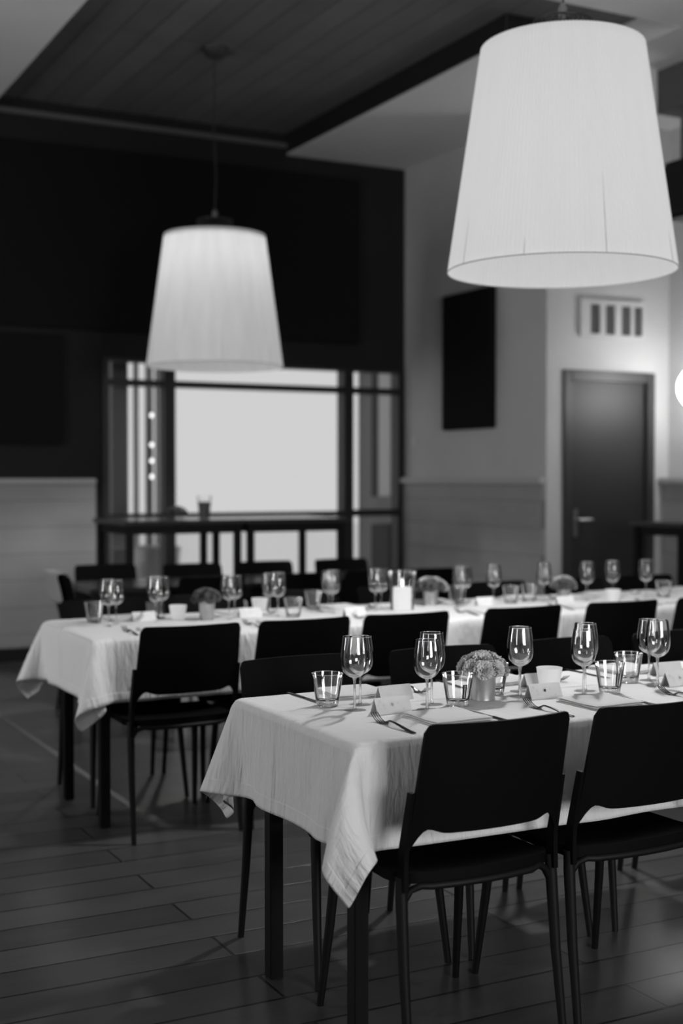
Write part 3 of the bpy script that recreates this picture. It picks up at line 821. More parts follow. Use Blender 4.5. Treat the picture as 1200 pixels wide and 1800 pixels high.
# draped cloth surfaces, left part of each cloth: second differences of x, y, z in half millimetres,
# one row per station along the table; then the stations and the distances across the cloth in metres
CLOTH_NEAR = [[[-105,-11,-17,-19,-18,-16,-16,-10,-2,11,22,27,27,28,26,27,22,18,13,12,-2,-8,-12,-13,-9,-9,-4,-3,6,5,8,5,3,4,0,2,0,1,-2,1,-4,-2,-3,-5,-4,-5,-3,-4,-2,2,3,5,9,8,9,7,-2,-6,-14,-20,-23,-23,-23,-17,-18,-13,-11,-2,1,8,14,18,22,23,24,24,18,19,9,8],
[9,-7,1,1,1,1,0,-2,-3,-3,-5,0,2,-1,2,0,2,1,1,-2,-2,3,1,1,-1,1,-1,2,-2,3,-3,1,-3,3,0,-1,1,-2,2,0,0,1,-4,0,1,3,-2,2,-1,-1,0,2,-3,0,1,-1,1,2,1,2,1,0,0,-1,1,-1,6,-2,2,2,3,2,1,1,-1,-3,-1,-4,0,-7],
[3,1,-2,2,3,-1,1,-1,-3,-5,-2,-2,0,2,0,1,1,2,-1,-1,2,-3,1,1,-2,2,1,2,1,-3,1,0,4,-6,1,-2,0,3,-3,0,2,-3,7,0,1,-1,-3,0,2,1,-3,-4,2,1,-2,-1,5,-3,5,0,2,-1,0,1,-1,2,-1,4,2,4,2,1,1,-1,-1,-2,-2,-5,-3,4],
[5,-4,4,1,-2,1,1,2,-3,-4,-4,-3,0,2,0,1,1,1,1,-2,-3,4,-1,3,1,-3,2,-1,0,3,-1,-1,-2,2,0,0,-2,1,0,-1,3,0,-3,3,-5,2,3,0,-2,2,-1,0,-2,-1,-1,2,-2,5,0,2,0,1,2,-3,2,1,0,4,3,4,-2,4,0,-1,-2,-4,-4,-3,-4,-4],
[2,3,-2,-2,5,0,2,-2,1,-4,-5,-3,0,0,2,-1,2,2,-1,0,0,-2,3,-3,1,3,-2,4,-1,-1,2,-3,1,-1,0,-1,0,-3,4,0,-2,3,0,0,5,-4,1,-1,0,-6,3,3,-3,3,-3,-1,1,1,2,2,2,0,0,-1,0,2,3,1,4,0,5,-1,0,-2,-4,-3,-6,-5,-3,-5],
[3,4,-2,1,-2,2,-1,2,1,-2,-5,-5,0,-1,0,2,1,1,0,-3,2,0,1,0,0,1,4,-3,1,0,-2,0,0,-3,1,-1,3,2,-2,0,2,-3,2,0,0,2,-1,0,0,2,-1,-5,2,-4,4,-2,2,-2,3,3,0,2,-3,2,2,0,3,4,2,2,2,0,-2,-4,-3,-10,-1,-5,-5,-5],
[3,1,3,1,-3,1,1,1,-2,1,-3,-5,-5,1,3,1,0,1,-1,-1,-1,1,-1,4,-2,2,-1,1,2,-1,-1,1,-2,1,-2,3,-1,-3,2,-1,-2,3,1,0,0,0,3,-2,1,-2,-1,1,0,0,-2,0,0,0,1,2,3,0,2,-2,1,3,3,2,3,3,0,-2,-4,-4,-7,-3,-9,-4,-4,-2],
[5,-1,2,2,1,-1,-4,3,2,-2,-1,-3,-4,-1,1,-1,2,0,-2,-2,1,4,0,-4,2,1,1,4,-6,3,1,-4,0,1,-1,-1,2,-1,1,-2,2,1,-2,2,-1,1,-2,0,2,0,0,0,-2,-1,0,2,-3,1,2,2,2,-1,3,-1,1,3,4,2,4,0,0,-3,-6,-7,-9,-4,-5,-5,-1,0],
[5,1,0,-1,3,-1,5,-7,2,1,2,-1,-7,-3,-1,2,-1,1,-3,-3,3,-2,5,-1,2,0,1,-2,6,-5,-2,2,-1,1,-2,1,-2,2,-1,0,0,1,1,-1,0,2,3,-1,-2,1,-1,-1,0,1,-4,1,-5,6,-1,3,1,2,-2,2,3,3,2,4,2,1,-3,-8,-8,-7,-6,-8,-1,-1,-1,-1],
[14,-4,-1,2,-2,2,0,1,-5,5,1,-2,-5,-7,-1,1,1,-1,-6,0,0,3,3,0,1,1,1,0,-2,2,-5,1,0,0,-1,3,0,0,-2,4,-2,-1,2,0,2,-2,-1,3,0,-1,1,-3,1,-5,7,-5,0,-1,1,3,2,1,0,2,2,4,3,4,0,-1,-9,-8,-9,-11,-1,-2,-1,1,0,1],
[19,0,-3,-3,0,1,-1,0,4,-4,-1,-1,-2,-7,-4,1,0,1,-3,-1,0,4,-1,1,1,0,1,3,-2,-6,6,-1,0,-2,2,-2,-2,1,1,-2,1,1,-2,1,2,1,-1,2,2,-3,-1,2,-4,4,-2,-3,2,-4,0,3,3,1,1,2,4,3,4,1,1,-9,-11,-10,-10,2,-5,3,1,1,3,3],
[26,-1,0,-1,-3,-4,-1,3,2,-1,-7,-1,0,-5,-8,0,1,0,-1,-1,2,-1,0,3,0,0,2,-1,-2,3,-4,-1,0,-3,5,-1,1,-1,1,-1,2,-3,1,1,-1,-1,2,0,0,0,3,0,-2,-1,-4,3,-2,3,-2,1,2,0,2,3,4,3,3,2,-7,-16,-11,-7,3,-3,4,2,3,5,5,7],
[20,5,2,0,1,-1,-2,0,-1,0,1,-8,-5,-2,-6,-5,1,0,3,-3,-3,4,-2,3,0,-1,2,-1,-1,-1,0,2,-2,3,-3,1,-1,-1,0,1,-3,4,0,-2,0,2,2,-2,0,4,-5,2,-1,1,-1,-2,3,-3,0,1,2,3,0,4,2,5,4,-5,-23,-10,-4,2,0,5,5,5,6,9,6,5],
[12,3,4,4,4,2,3,-1,-3,-2,-1,1,-8,-6,-3,-10,0,1,-4,5,0,-5,6,-1,0,4,-2,-2,1,-1,-1,-3,3,1,-2,1,-1,2,-2,2,1,-4,3,0,1,-2,-1,1,2,1,1,-3,3,-6,-1,2,2,0,-1,-1,2,4,1,3,5,4,-1,-29,-7,-1,3,4,7,7,8,8,6,2,3,2],
[3,2,6,4,4,4,4,4,1,0,-1,-3,0,-6,-12,-3,-7,-1,-2,1,2,2,-2,-2,6,0,-1,-1,-3,-1,3,1,-1,-1,2,-4,4,-1,-1,-2,2,1,-2,1,-1,0,3,2,-3,1,1,-1,1,0,0,0,-6,4,3,-9,7,1,4,4,3,5,-33,-5,2,6,8,10,9,7,4,2,2,0,0,-2],
[4,1,-1,-1,3,5,5,3,5,5,3,1,-2,-1,-6,-16,1,-8,6,0,-2,-3,-3,1,5,1,-4,-2,2,-1,-1,-4,4,-3,3,2,-3,-1,4,-1,0,-1,1,0,-2,4,-4,1,1,-2,2,2,-1,0,-1,-2,4,-3,0,3,-2,7,5,-4,12,-36,-2,10,11,12,9,4,1,1,-1,-1,-2,-1,-2,0],
[4,1,2,3,0,1,1,4,0,4,4,7,6,1,-2,-5,-29,-13,3,3,1,-1,1,7,-5,-3,0,0,0,1,-1,4,-4,4,-3,-1,2,1,-2,2,-2,2,-2,0,2,-2,0,0,0,0,-1,1,-1,0,0,0,0,1,0,3,-4,2,9,5,-19,12,16,9,2,-5,-6,5,0,-3,-2,1,-2,0,0,-1],
[8,2,0,2,1,2,-1,-2,2,-2,1,1,4,7,9,-6,0,-9,-2,-2,0,0,2,1,1,0,0,0,1,0,0,0,0,-1,0,1,-1,0,0,0,0,0,0,0,0,0,2,-2,1,0,1,-1,0,0,0,0,0,-2,0,-1,-1,0,-1,6,8,-3,1,-6,-2,1,3,-2,-2,-3,1,-4,1,0,0,0],
[10,2,1,3,2,0,1,1,1,1,0,0,0,1,2,7,0,-1,-2,2,1,1,-1,-1,0,0,0,0,-1,0,0,0,1,0,0,0,0,0,0,0,0,0,0,0,0,0,-1,1,-1,1,-1,0,1,0,0,0,0,1,0,0,1,1,0,-5,-6,5,-5,2,1,0,-1,-7,-1,2,-2,2,0,-2,-2,0],
[20,1,2,0,2,2,1,1,1,1,2,0,-1,-3,-1,4,0,1,1,-2,0,-1,0,1,-1,0,0,0,0,0,1,0,-1,0,0,0,0,0,0,0,0,0,0,0,0,0,0,0,0,0,0,0,0,0,0,0,0,0,0,1,0,0,0,1,-6,0,2,2,0,0,-1,-1,-2,0,-1,-2,-1,-1,1,-1],
[28,0,1,1,0,0,1,0,0,0,-1,0,0,1,-2,0,2,1,0,0,-1,0,1,-1,0,0,0,0,0,1,-1,0,0,0,0,0,0,0,0,0,0,0,0,0,0,0,0,0,0,0,0,0,0,0,0,0,0,0,0,0,0,0,1,-1,1,-1,0,0,0,0,0,-1,1,-1,0,0,-2,0,-1,-1],
[30,1,0,0,0,0,0,0,0,0,0,0,0,0,0,0,0,0,0,0,0,1,-1,0,0,0,0,0,1,-1,0,0,0,0,0,0,0,0,0,0,0,1,0,0,0,0,0,0,0,0,0,0,0,0,0,0,0,-1,1,0,0,0,-1,0,0,0,-1,-1,0,0,0,2,0,0,0,0,0,0,0,0],
[31,0,0,0,0,0,0,0,0,0,0,0,0,0,0,0,0,1,-1,0,1,-1,0,0,0,0,0,1,-1,0,0,0,0,0,0,0,0,0,0,1,0,-1,0,0,0,0,0,0,0,0,0,0,0,0,0,0,0,1,-1,0,0,0,0,1,-1,0,0,-1,0,-1,0,0,-1,1,-1,1,1,0,0,0],
[31,0,0,0,0,0,0,0,0,0,0,0,0,-1,1,0,0,0,1,0,-1,0,0,0,0,0,1,-1,0,0,0,0,0,0,0,0,0,0,1,-1,0,0,0,0,0,0,0,0,0,0,0,0,0,0,0,0,0,0,0,0,0,0,0,0,0,0,0,0,0,0,-1,-1,1,-1,1,-2,1,0,-1,0],
[31,0,0,0,0,0,0,0,0,0,0,0,0,0,0,0,0,0,0,0,0,0,0,0,0,1,-1,0,0,0,0,0,0,0,0,0,1,0,-1,0,0,0,0,0,0,0,0,0,0,0,0,0,0,0,0,0,0,0,0,0,0,0,1,-1,0,0,0,0,0,0,0,-1,-1,0,0,0,-1,0,1,0],
[124,0,0,0,0,0,0,0,0,0,0,0,0,1,-1,0,0,1,0,0,0,0,0,0,0,-1,0,0,0,0,1,0,0,0,0,0,-1,0,0,0,0,0,0,0,0,0,0,0,0,0,0,0,0,0,1,0,0,0,0,0,0,0,-1,0,1,-1,0,0,0,0,0,0,0,-1,0,0,-1,-1,-1,0],
[124,0,0,0,0,0,0,0,0,0,0,0,0,0,1,0,0,0,0,0,0,0,0,0,0,0,0,0,0,0,-1,0,0,0,0,0,0,0,0,0,0,1,0,0,0,0,0,0,0,0,0,0,0,0,-1,0,0,0,0,0,1,0,0,0,-1,0,0,1,-1,0,0,0,1,0,-1,0,0,0,0,-1],
[125,0,0,0,0,0,0,0,0,0,0,0,0,-1,0,0,0,0,0,0,0,0,0,0,0,0,0,0,0,0,0,1,0,0,0,0,0,0,0,0,0,-1,0,0,0,0,0,0,0,0,0,0,1,0,0,0,0,0,0,0,-1,0,0,0,1,0,0,-1,0,0,0,1,-1,0,0,0,0,0,0,0],
[124,0,0,0,0,0,0,0,0,0,0,0,0,1,0,0,0,0,0,0,0,0,0,0,0,0,0,0,0,0,0,-1,0,0,0,0,0,0,0,0,0,0,1,0,0,0,0,0,0,0,0,0,-1,0,0,0,0,0,0,1,0,0,0,0,-1,0,0,0,1,0,0,-1,0,0,0,0,0,0,1,0],
[124,0,0,0,0,0,0,0,0,0,0,0,0,0,0,0,0,0,0,0,0,0,0,0,0,0,0,1,0,0,0,0,0,0,0,0,0,0,0,0,0,0,-1,0,0,0,0,0,0,0,0,1,0,0,0,0,0,0,0,-1,0,0,0,0,1,0,0,0,-1,0,0,0,0,0,0,1,0,0,-1,0],
[125,0,0,0,0,0,0,0,0,0,0,0,0,0,0,0,0,0,0,0,0,0,0,0,0,0,0,-1,0,0,0,0,0,0,0,0,0,0,1,0,0,0,0,0,0,0,0,0,0,0,0,-1,0,0,0,0,0,1,0,0,0,0,0,0,-1,0,0,0,0,0,0,1,0,0,0,-1,0,0,0,0],
[124,0,0,0,0,0,0,0,0,0,0,0,0,0,0,0,0,0,0,0,0,0,1,0,0,0,0,0,0,0,0,0,0,0,0,0,0,0,-1,0,0,0,0,0,0,0,0,0,0,0,1,0,0,0,0,0,0,-1,0,0,0,0,0,0,0,1,0,0,0,0,0,-1,0,0,0,0,0,0,0,0],
[124,0,0,0,0,0,1,0,0,0,0,0,0,0,0,0,0,0,0,0,0,0,-1,0,0,0,0,0,0,0,0,0,0,0,0,0,1,0,0,0,0,0,0,0,0,0,0,0,0,0,-1,0,0,0,0,0,0,0,1,0,0,0,0,0,0,-1,0,0,0,0,0,0,0,0,0,1,0,0,0,0]],
[[-133,7,4,1,2,3,4,9,18,24,24,17,8,6,3,5,11,20,26,30,31,30,29,28,30,30,31,31,30,31,30,31,31,31,31,31,31,31,31,32,31,31,31,30,31,31,31,31,31,31,31,31,30,30,30,30,31,31,27,25,20,21,21,26,26,28,30,31,30,30,26,22,16,12,4,1,-9,-9,-15,-16],
[-11,-5,2,1,1,2,-1,-1,-3,-1,2,4,4,-1,3,0,1,1,1,0,-1,1,0,1,0,0,-1,0,1,-1,1,0,0,0,0,0,0,0,0,0,0,0,-1,1,0,0,0,0,0,0,0,0,0,0,0,0,1,0,1,0,3,0,-1,-1,1,-1,1,0,0,-1,-3,-2,-1,-5,-4,-6,-1,-3,-1,-3],
[-15,2,-3,1,4,-2,2,0,-3,-2,1,4,4,4,-2,0,3,0,0,1,1,-1,0,1,-1,0,1,0,0,1,-1,0,0,0,0,0,0,0,0,-1,1,-1,2,-1,1,0,-1,0,0,0,0,0,1,-1,0,1,-1,0,2,1,0,-1,2,1,-2,2,-1,0,0,-3,-2,-1,-6,-3,-4,-3,-3,-3,-1,2],
[-12,-4,3,2,-2,2,0,1,-3,-2,-1,2,5,4,2,1,-2,2,1,0,0,0,1,0,0,0,0,0,0,-1,1,0,0,0,0,0,0,0,0,0,0,1,-2,2,-2,0,1,0,0,0,0,0,0,1,0,0,0,0,0,1,1,1,0,-2,2,0,0,0,-1,-4,3,-10,0,-7,-2,-4,-2,-2,0,-1],
[-17,4,-2,-1,4,0,3,-2,1,-3,-2,1,4,4,3,-1,1,1,1,0,0,0,1,-2,1,1,0,0,0,0,-1,0,0,0,1,0,0,0,0,0,-1,0,1,0,1,-1,0,0,0,0,1,-1,0,0,1,-1,0,0,1,1,1,0,1,-1,0,1,1,-1,-2,0,-7,-1,-7,-3,-5,-2,-3,0,0,2],
[-14,2,-1,1,-1,1,0,2,1,-3,-3,1,-1,10,-1,1,2,1,0,1,0,1,-1,1,0,-1,0,1,-1,1,0,0,0,0,0,0,0,0,0,0,0,0,1,-1,0,1,-1,0,0,0,0,1,-1,1,-1,1,0,0,0,1,1,1,-2,1,1,0,0,-2,0,-3,-6,-2,-6,-5,-3,-3,1,0,1,2],
[-15,1,3,1,-4,3,1,2,-4,2,-2,-3,6,0,6,2,-1,0,1,0,0,0,0,1,-1,1,0,-1,1,-1,1,0,0,0,0,0,0,0,0,0,0,0,0,0,0,0,1,-1,1,0,-1,0,0,0,0,0,0,0,0,1,1,1,1,0,0,0,0,0,-4,-4,-3,-7,-6,-3,-3,0,1,2,3,2],
[-13,0,1,2,2,-2,-4,2,4,-3,-1,0,3,2,7,-1,0,-1,1,0,1,0,0,-1,1,0,0,0,0,0,0,0,0,0,-1,1,0,0,0,0,0,0,-1,1,0,0,0,0,0,0,0,0,1,-1,1,0,0,0,0,0,2,-1,3,-2,1,0,-1,-1,-4,-4,-5,-7,-5,-3,1,1,3,3,2,-1],
[-12,0,1,-2,3,0,4,-6,3,1,1,-1,-2,3,3,5,-2,0,1,0,-1,0,1,-1,1,0,0,0,-1,1,0,0,0,0,0,0,0,0,0,0,0,0,0,0,0,0,0,1,-1,0,0,0,0,0,0,0,0,0,0,1,0,2,-2,2,1,0,-1,-3,-4,-5,-8,-7,-2,1,2,6,0,2,1,2],
[-5,-3,-1,2,-1,1,1,0,-6,6,1,-1,-3,1,4,3,0,-1,1,0,0,0,0,1,-1,0,0,0,1,0,0,0,0,0,0,-1,1,0,0,0,0,0,0,0,0,0,0,0,0,0,0,0,0,1,-1,0,0,1,0,0,0,1,0,1,1,0,-1,-6,-4,-8,-9,-2,1,6,0,3,3,-1,-1,-2],
[3,-2,-4,-2,-1,2,-2,1,5,-5,1,-2,-2,-2,4,5,0,1,-1,0,0,0,0,1,0,0,0,0,0,0,0,0,0,0,0,0,0,0,0,0,0,0,0,-1,1,0,0,0,0,0,0,0,0,0,1,0,0,-1,0,0,1,1,0,2,0,-1,-3,-3,-9,-11,-3,2,7,-1,6,-4,-1,-2,-2,-1],
[18,-3,-3,-5,-3,-5,-1,3,1,0,-7,0,0,-3,0,5,3,-1,1,-1,0,0,0,0,1,0,0,-1,0,0,1,0,0,0,0,0,-1,1,0,0,0,0,0,0,0,0,0,0,0,0,0,0,1,-1,0,0,0,0,0,0,1,-1,2,2,0,-1,-4,-9,-12,-4,4,6,-2,3,-4,-2,-3,-1,-2,-1],
[27,-2,-3,-2,-5,-3,-4,-1,-1,0,1,-8,-5,-2,-1,6,3,0,-1,1,0,-1,0,1,0,0,-1,1,0,0,-1,1,0,0,0,0,0,-1,1,0,0,0,0,0,0,0,0,0,0,0,0,1,-1,0,0,1,0,0,0,0,0,1,1,1,-1,-2,-8,-13,-5,5,5,-1,-1,-5,-3,-1,-1,1,3,3],
[29,1,0,-1,-1,-3,-3,-5,-5,-3,-2,0,-7,-7,-2,2,8,-2,0,0,0,1,0,0,-1,0,1,0,0,0,0,-1,1,0,0,0,0,0,0,0,0,0,0,0,0,0,0,0,0,0,1,-1,0,1,0,-1,0,0,0,0,0,3,0,1,-1,-5,-16,-6,5,2,-4,-3,-2,-2,2,2,5,3,5,4],
[26,1,3,1,1,0,0,-2,-4,-6,-5,-4,-2,-6,-11,-1,8,0,0,0,1,-1,0,0,1,0,0,0,0,0,0,0,-1,1,0,0,0,0,0,0,0,0,0,0,0,0,0,0,0,1,-1,0,0,0,0,0,0,1,0,0,-1,1,2,0,-1,-15,-10,5,-2,-4,-3,0,3,6,6,5,4,6,3,5],
[27,1,0,0,1,2,3,0,0,-3,-5,-6,-5,-3,-7,-13,-1,9,0,0,-1,1,0,-1,0,0,0,0,1,0,0,0,0,0,0,0,0,0,-1,1,0,0,0,0,0,0,0,0,0,0,0,0,0,0,1,0,0,-1,0,0,1,1,2,-1,-9,-16,2,-6,-2,4,9,8,7,4,4,4,3,2,2,1],
[22,1,1,2,2,1,0,2,-1,3,0,-1,-5,-6,4,-15,-13,3,0,-1,0,-1,0,2,0,0,0,0,-1,1,0,0,0,-1,1,0,0,0,0,0,0,0,0,0,0,0,0,0,1,-1,0,0,0,1,-1,0,0,1,0,0,1,0,3,2,-31,-4,5,12,15,12,8,-5,0,3,1,0,2,0,-1,1],
[23,2,1,2,1,1,0,-1,1,-2,1,-1,0,-2,-12,11,-26,-3,2,-1,1,1,1,-1,0,0,1,0,0,-1,1,0,0,0,0,0,0,0,0,0,0,0,0,0,0,0,0,0,0,0,0,0,1,-1,0,0,1,-1,0,1,0,1,2,-24,12,28,-4,6,3,-1,-4,3,2,2,-1,2,-1,0,1,0],
[27,0,1,0,0,0,0,-1,-1,-1,-1,1,-1,-2,-1,-26,9,-7,0,3,-1,1,-1,1,0,0,-1,1,0,0,0,0,0,0,-1,1,0,0,0,-1,1,0,0,0,0,0,0,0,0,0,0,0,0,0,0,1,-1,0,1,-1,-1,0,-1,13,7,-9,11,-1,-3,1,3,5,1,-1,1,-1,0,1,1,0],
[24,-1,-1,0,-2,-2,-2,-1,-5,-2,-4,-4,-5,-7,-4,13,3,2,0,-1,-1,0,0,-1,1,0,0,0,0,0,-1,1,0,0,0,0,0,0,0,0,0,0,0,0,0,0,0,0,0,0,0,0,0,0,0,0,0,0,-1,1,0,0,-1,-5,-11,1,7,6,6,2,2,5,2,1,2,3,1,0,0,0],
[14,-1,-1,-3,-1,-1,-1,-4,-1,-2,-6,1,0,9,9,0,-8,-3,-2,1,1,-1,0,0,0,0,0,0,0,0,0,-1,1,0,0,-1,1,0,0,0,0,0,0,0,0,0,0,0,0,0,0,0,0,0,0,-1,1,0,0,-1,1,-1,0,1,-1,0,0,-2,-2,2,1,1,3,3,3,1,3,2,2,2],
[9,-3,-1,-4,3,-2,-4,-2,-1,0,7,-5,6,1,-6,3,0,0,0,-2,1,0,0,0,0,0,0,-1,1,0,0,0,0,0,0,0,0,0,0,0,0,0,0,0,-1,1,0,0,-1,1,0,0,-1,1,0,0,0,0,0,0,0,0,-1,1,0,-2,-7,-2,1,0,0,3,-1,2,1,1,2,3,2,0],
[-1,1,-1,4,-7,1,0,4,0,-1,-3,3,1,-2,3,-2,0,0,0,0,0,0,0,0,0,0,0,0,0,0,0,0,0,0,0,0,0,0,0,0,-1,1,0,0,0,0,0,0,0,0,0,0,0,0,0,0,-1,0,1,0,-1,1,-1,1,1,1,-1,-6,-1,-6,2,-1,-1,2,-3,5,-1,-1,0,5],
[-2,1,1,-4,5,-3,2,0,-2,3,4,0,-1,1,-4,-3,2,0,0,1,-1,0,0,0,0,0,0,0,0,0,0,0,-1,1,0,0,-1,1,0,0,0,0,0,0,0,0,0,0,0,0,0,0,0,0,0,0,0,0,0,0,0,0,0,0,0,-4,-1,4,-5,2,-4,-4,4,-4,3,-7,4,1,-1,-1],
[-3,0,-1,4,-6,2,2,-3,9,-2,-2,4,-3,-2,0,3,-1,-1,0,0,0,0,0,0,0,0,0,0,0,0,0,0,0,0,0,0,0,0,0,0,0,0,0,0,0,0,0,0,0,-1,1,0,0,-1,1,0,0,0,-1,1,0,-1,1,0,0,-1,3,-6,1,-2,0,-1,-5,0,1,1,-3,-1,2,-1],
[-6,-2,4,-2,5,1,-2,4,-6,6,-1,-2,2,0,0,-1,-1,1,0,0,0,0,0,0,0,0,0,0,-1,1,0,0,0,-1,1,0,0,-1,1,0,0,-1,1,0,0,-1,0,1,0,0,-1,0,1,0,-1,0,1,0,0,-1,0,1,-1,1,1,-1,-1,3,-1,-1,-2,-2,-3,0,-8,-1,-7,1,-7,-3],
[-4,0,-1,1,0,5,-2,0,3,-2,0,0,-1,-1,3,-2,1,0,0,0,0,0,0,0,0,0,0,0,0,0,0,0,0,0,0,0,0,0,-1,1,0,0,-1,0,1,0,0,-1,0,1,0,0,-1,0,1,0,-1,0,0,1,0,-1,0,1,-1,2,-2,2,1,0,1,-1,4,-5,4,-2,2,-3,3,-1],
[-4,4,-2,-2,2,-3,3,0,0,0,1,-1,4,-2,-1,2,-2,1,0,-1,1,0,0,0,-1,1,0,0,0,-1,1,0,0,0,-1,0,1,0,0,-1,1,0,0,0,-1,1,0,0,0,-1,0,1,0,0,-1,0,1,0,0,-1,0,1,0,0,0,1,-1,0,-1,2,0,3,-4,5,-1,0,1,2,-3,2],
[-2,-2,2,4,-3,-2,4,-1,0,-1,-1,4,-4,3,-1,-1,1,0,0,0,0,0,0,0,0,-1,1,0,0,0,-1,0,1,0,0,0,-1,1,0,0,-1,0,1,0,0,-1,0,1,0,0,0,-1,0,1,0,0,-1,0,1,0,0,-1,1,0,0,-1,4,-2,1,-2,0,-1,5,-4,1,1,0,-1,4,-1],
[-2,1,-2,2,-1,2,0,-1,0,-1,3,-2,1,0,-1,1,0,0,0,0,-1,1,0,0,0,0,-1,1,0,0,0,0,-1,1,0,0,0,-1,1,0,0,0,-1,1,0,0,0,-1,0,1,0,0,0,-1,1,0,0,0,-1,0,1,0,0,-1,1,0,-1,1,-1,2,3,-3,-1,2,0,1,-1,1,0,-2],
[-3,2,1,-3,2,1,-2,2,-3,5,-2,0,0,0,1,-2,1,0,0,0,0,-1,1,0,0,0,0,-1,1,0,0,0,0,-1,1,0,0,0,-1,1,0,0,0,-1,0,1,0,0,0,-1,1,0,0,0,-1,0,1,0,0,0,-1,1,-1,1,2,-2,1,-1,-1,1,-2,2,-1,1,0,0,2,-3,2,1],
[0,-1,-1,2,0,0,-2,0,6,-7,3,-2,1,1,0,1,-1,0,0,0,0,0,-1,0,1,0,0,0,-1,1,0,0,0,0,-1,1,0,0,0,-1,0,1,0,0,0,-1,1,0,0,0,-1,0,1,0,0,0,-1,0,1,0,0,-1,1,0,-2,1,0,1,1,0,-2,1,-1,1,-1,-1,3,-1,1,-1],
[-1,1,0,-1,2,-3,2,0,-2,4,-3,3,-3,1,-1,1,0,-1,0,1,0,0,0,0,-1,1,0,0,0,-1,1,0,0,0,0,-1,1,0,0,0,0,-1,1,0,0,0,-1,0,1,0,0,0,-1,1,0,0,0,0,-1,1,0,0,0,0,0,1,-1,-1,1,-2,1,2,2,-2,0,-1,0,1,-3,3]],
[[-711,22,23,22,23,23,22,22,20,14,7,2,-2,-1,-2,-1,-1,0,1,2,0,1,0,0,0,0,1,0,0,0,0,-1,1,0,0,0,0,0,0,0,0,0,0,0,0,1,0,0,0,0,0,-1,0,0,0,0,-1,0,0,1,1,2,2,0,0,-1,-1,-4,-4,-7,-10,-13,-15,-16,-20,-20,-24,-23,-26,-25],
[22,0,-1,1,-1,0,1,0,1,2,4,1,1,0,0,0,0,0,0,0,0,0,0,0,0,0,0,0,0,0,0,1,-1,0,0,0,0,0,0,0,0,0,0,0,1,-1,0,0,0,0,0,0,0,0,0,0,0,0,0,-1,1,-1,0,1,0,0,-2,1,-2,-1,-1,-1,0,-3,0,-3,0,-1,0,0],
[21,0,1,-1,0,0,0,0,1,2,2,4,1,0,0,0,0,0,0,0,0,0,0,0,0,0,0,0,0,0,0,0,0,0,0,0,0,0,0,0,0,0,0,0,-1,0,1,0,0,0,0,1,-1,0,0,0,0,0,0,0,-1,1,0,-1,0,0,0,-1,0,-2,-2,0,-2,-1,-2,0,-1,-1,0,0],
[22,0,-1,0,1,-1,0,0,1,2,2,2,2,1,0,0,-1,1,0,0,0,0,0,0,0,1,-1,0,0,0,0,0,0,0,0,0,0,0,0,0,0,0,0,0,1,0,-1,0,0,0,0,0,0,0,0,0,1,-1,0,0,0,-1,0,0,0,0,0,-1,-2,-2,2,-4,-1,-2,0,-2,0,0,0,-1],
[22,0,0,0,-1,1,-1,1,-1,2,3,2,2,1,0,0,0,0,0,0,0,0,0,0,0,0,0,0,0,0,0,0,0,0,0,0,0,0,0,0,0,0,0,0,-1,1,0,0,0,0,0,0,1,-1,0,0,0,0,0,-1,0,1,-1,1,0,-1,-1,-1,-1,0,-3,-1,-2,0,-3,0,0,-1,0,0],
[23,-1,0,0,0,-1,1,-1,1,0,2,3,0,4,0,-1,1,0,0,0,0,0,0,0,0,0,0,0,0,0,0,0,0,0,0,0,0,0,0,0,0,0,0,0,1,-1,0,0,0,0,0,0,0,0,0,0,0,0,0,0,0,-1,1,-1,0,0,0,-2,-1,-1,-3,0,-2,-3,1,-1,-1,0,0,-1],
[22,0,0,0,0,-1,0,0,0,0,1,4,4,0,1,0,0,0,0,0,0,-1,1,0,0,0,0,0,0,0,0,0,0,0,0,0,0,0,0,0,0,0,0,1,-1,0,0,0,0,0,0,0,0,0,0,0,0,0,0,0,-1,0,0,1,-1,0,-2,0,-2,-2,-1,-3,-1,0,-2,0,0,0,-1,1],
[22,1,-1,0,0,0,0,0,-1,1,0,2,5,0,2,0,0,0,0,-1,1,1,-1,0,0,0,0,0,0,0,0,0,0,0,0,0,0,0,0,0,0,1,0,-1,0,0,0,0,0,0,0,0,0,1,-1,0,0,0,0,0,0,0,-1,0,0,-1,-1,-1,-2,-2,-2,-1,-2,-1,0,0,-1,0,0,0],
[23,-1,1,-1,0,1,-2,0,0,0,1,1,3,4,1,0,0,0,0,0,0,-1,1,0,1,-1,0,0,0,0,0,0,0,0,0,0,0,0,0,0,1,-1,0,0,0,0,0,0,0,0,0,0,0,0,0,0,-1,1,0,0,0,0,0,0,-1,-1,-1,-2,-2,-1,-3,-2,-1,0,-1,0,0,0,0,0],
[21,1,0,0,0,0,0,0,0,-1,0,1,2,4,2,1,0,0,0,-1,0,1,0,0,0,0,0,0,0,0,0,0,0,0,0,0,0,0,1,0,-1,0,0,0,0,0,0,0,0,0,0,0,0,0,0,0,0,0,0,0,0,-1,1,-1,0,-2,0,-3,-1,-4,-2,-1,0,-1,1,-1,0,0,0,0],
[18,2,1,1,0,0,1,-1,0,-1,1,-1,2,4,3,1,0,0,-1,1,0,0,0,0,0,0,0,0,0,0,0,0,0,0,0,0,1,0,-1,0,0,0,0,0,0,0,0,0,0,0,0,0,0,0,0,0,1,-1,0,0,0,0,-1,0,-1,0,-3,-2,-3,-3,-1,0,-1,1,-1,0,1,-1,1,-1],
[10,2,3,3,2,1,0,1,0,0,-1,1,0,2,5,2,1,-1,1,-1,0,0,0,0,0,0,0,0,0,0,0,0,0,0,0,1,-1,0,0,0,0,0,0,0,0,0,0,0,0,0,0,0,0,0,1,-1,0,0,0,0,0,0,0,0,-2,-2,-2,-3,-4,-1,-1,0,0,0,0,0,0,0,-1,-1],
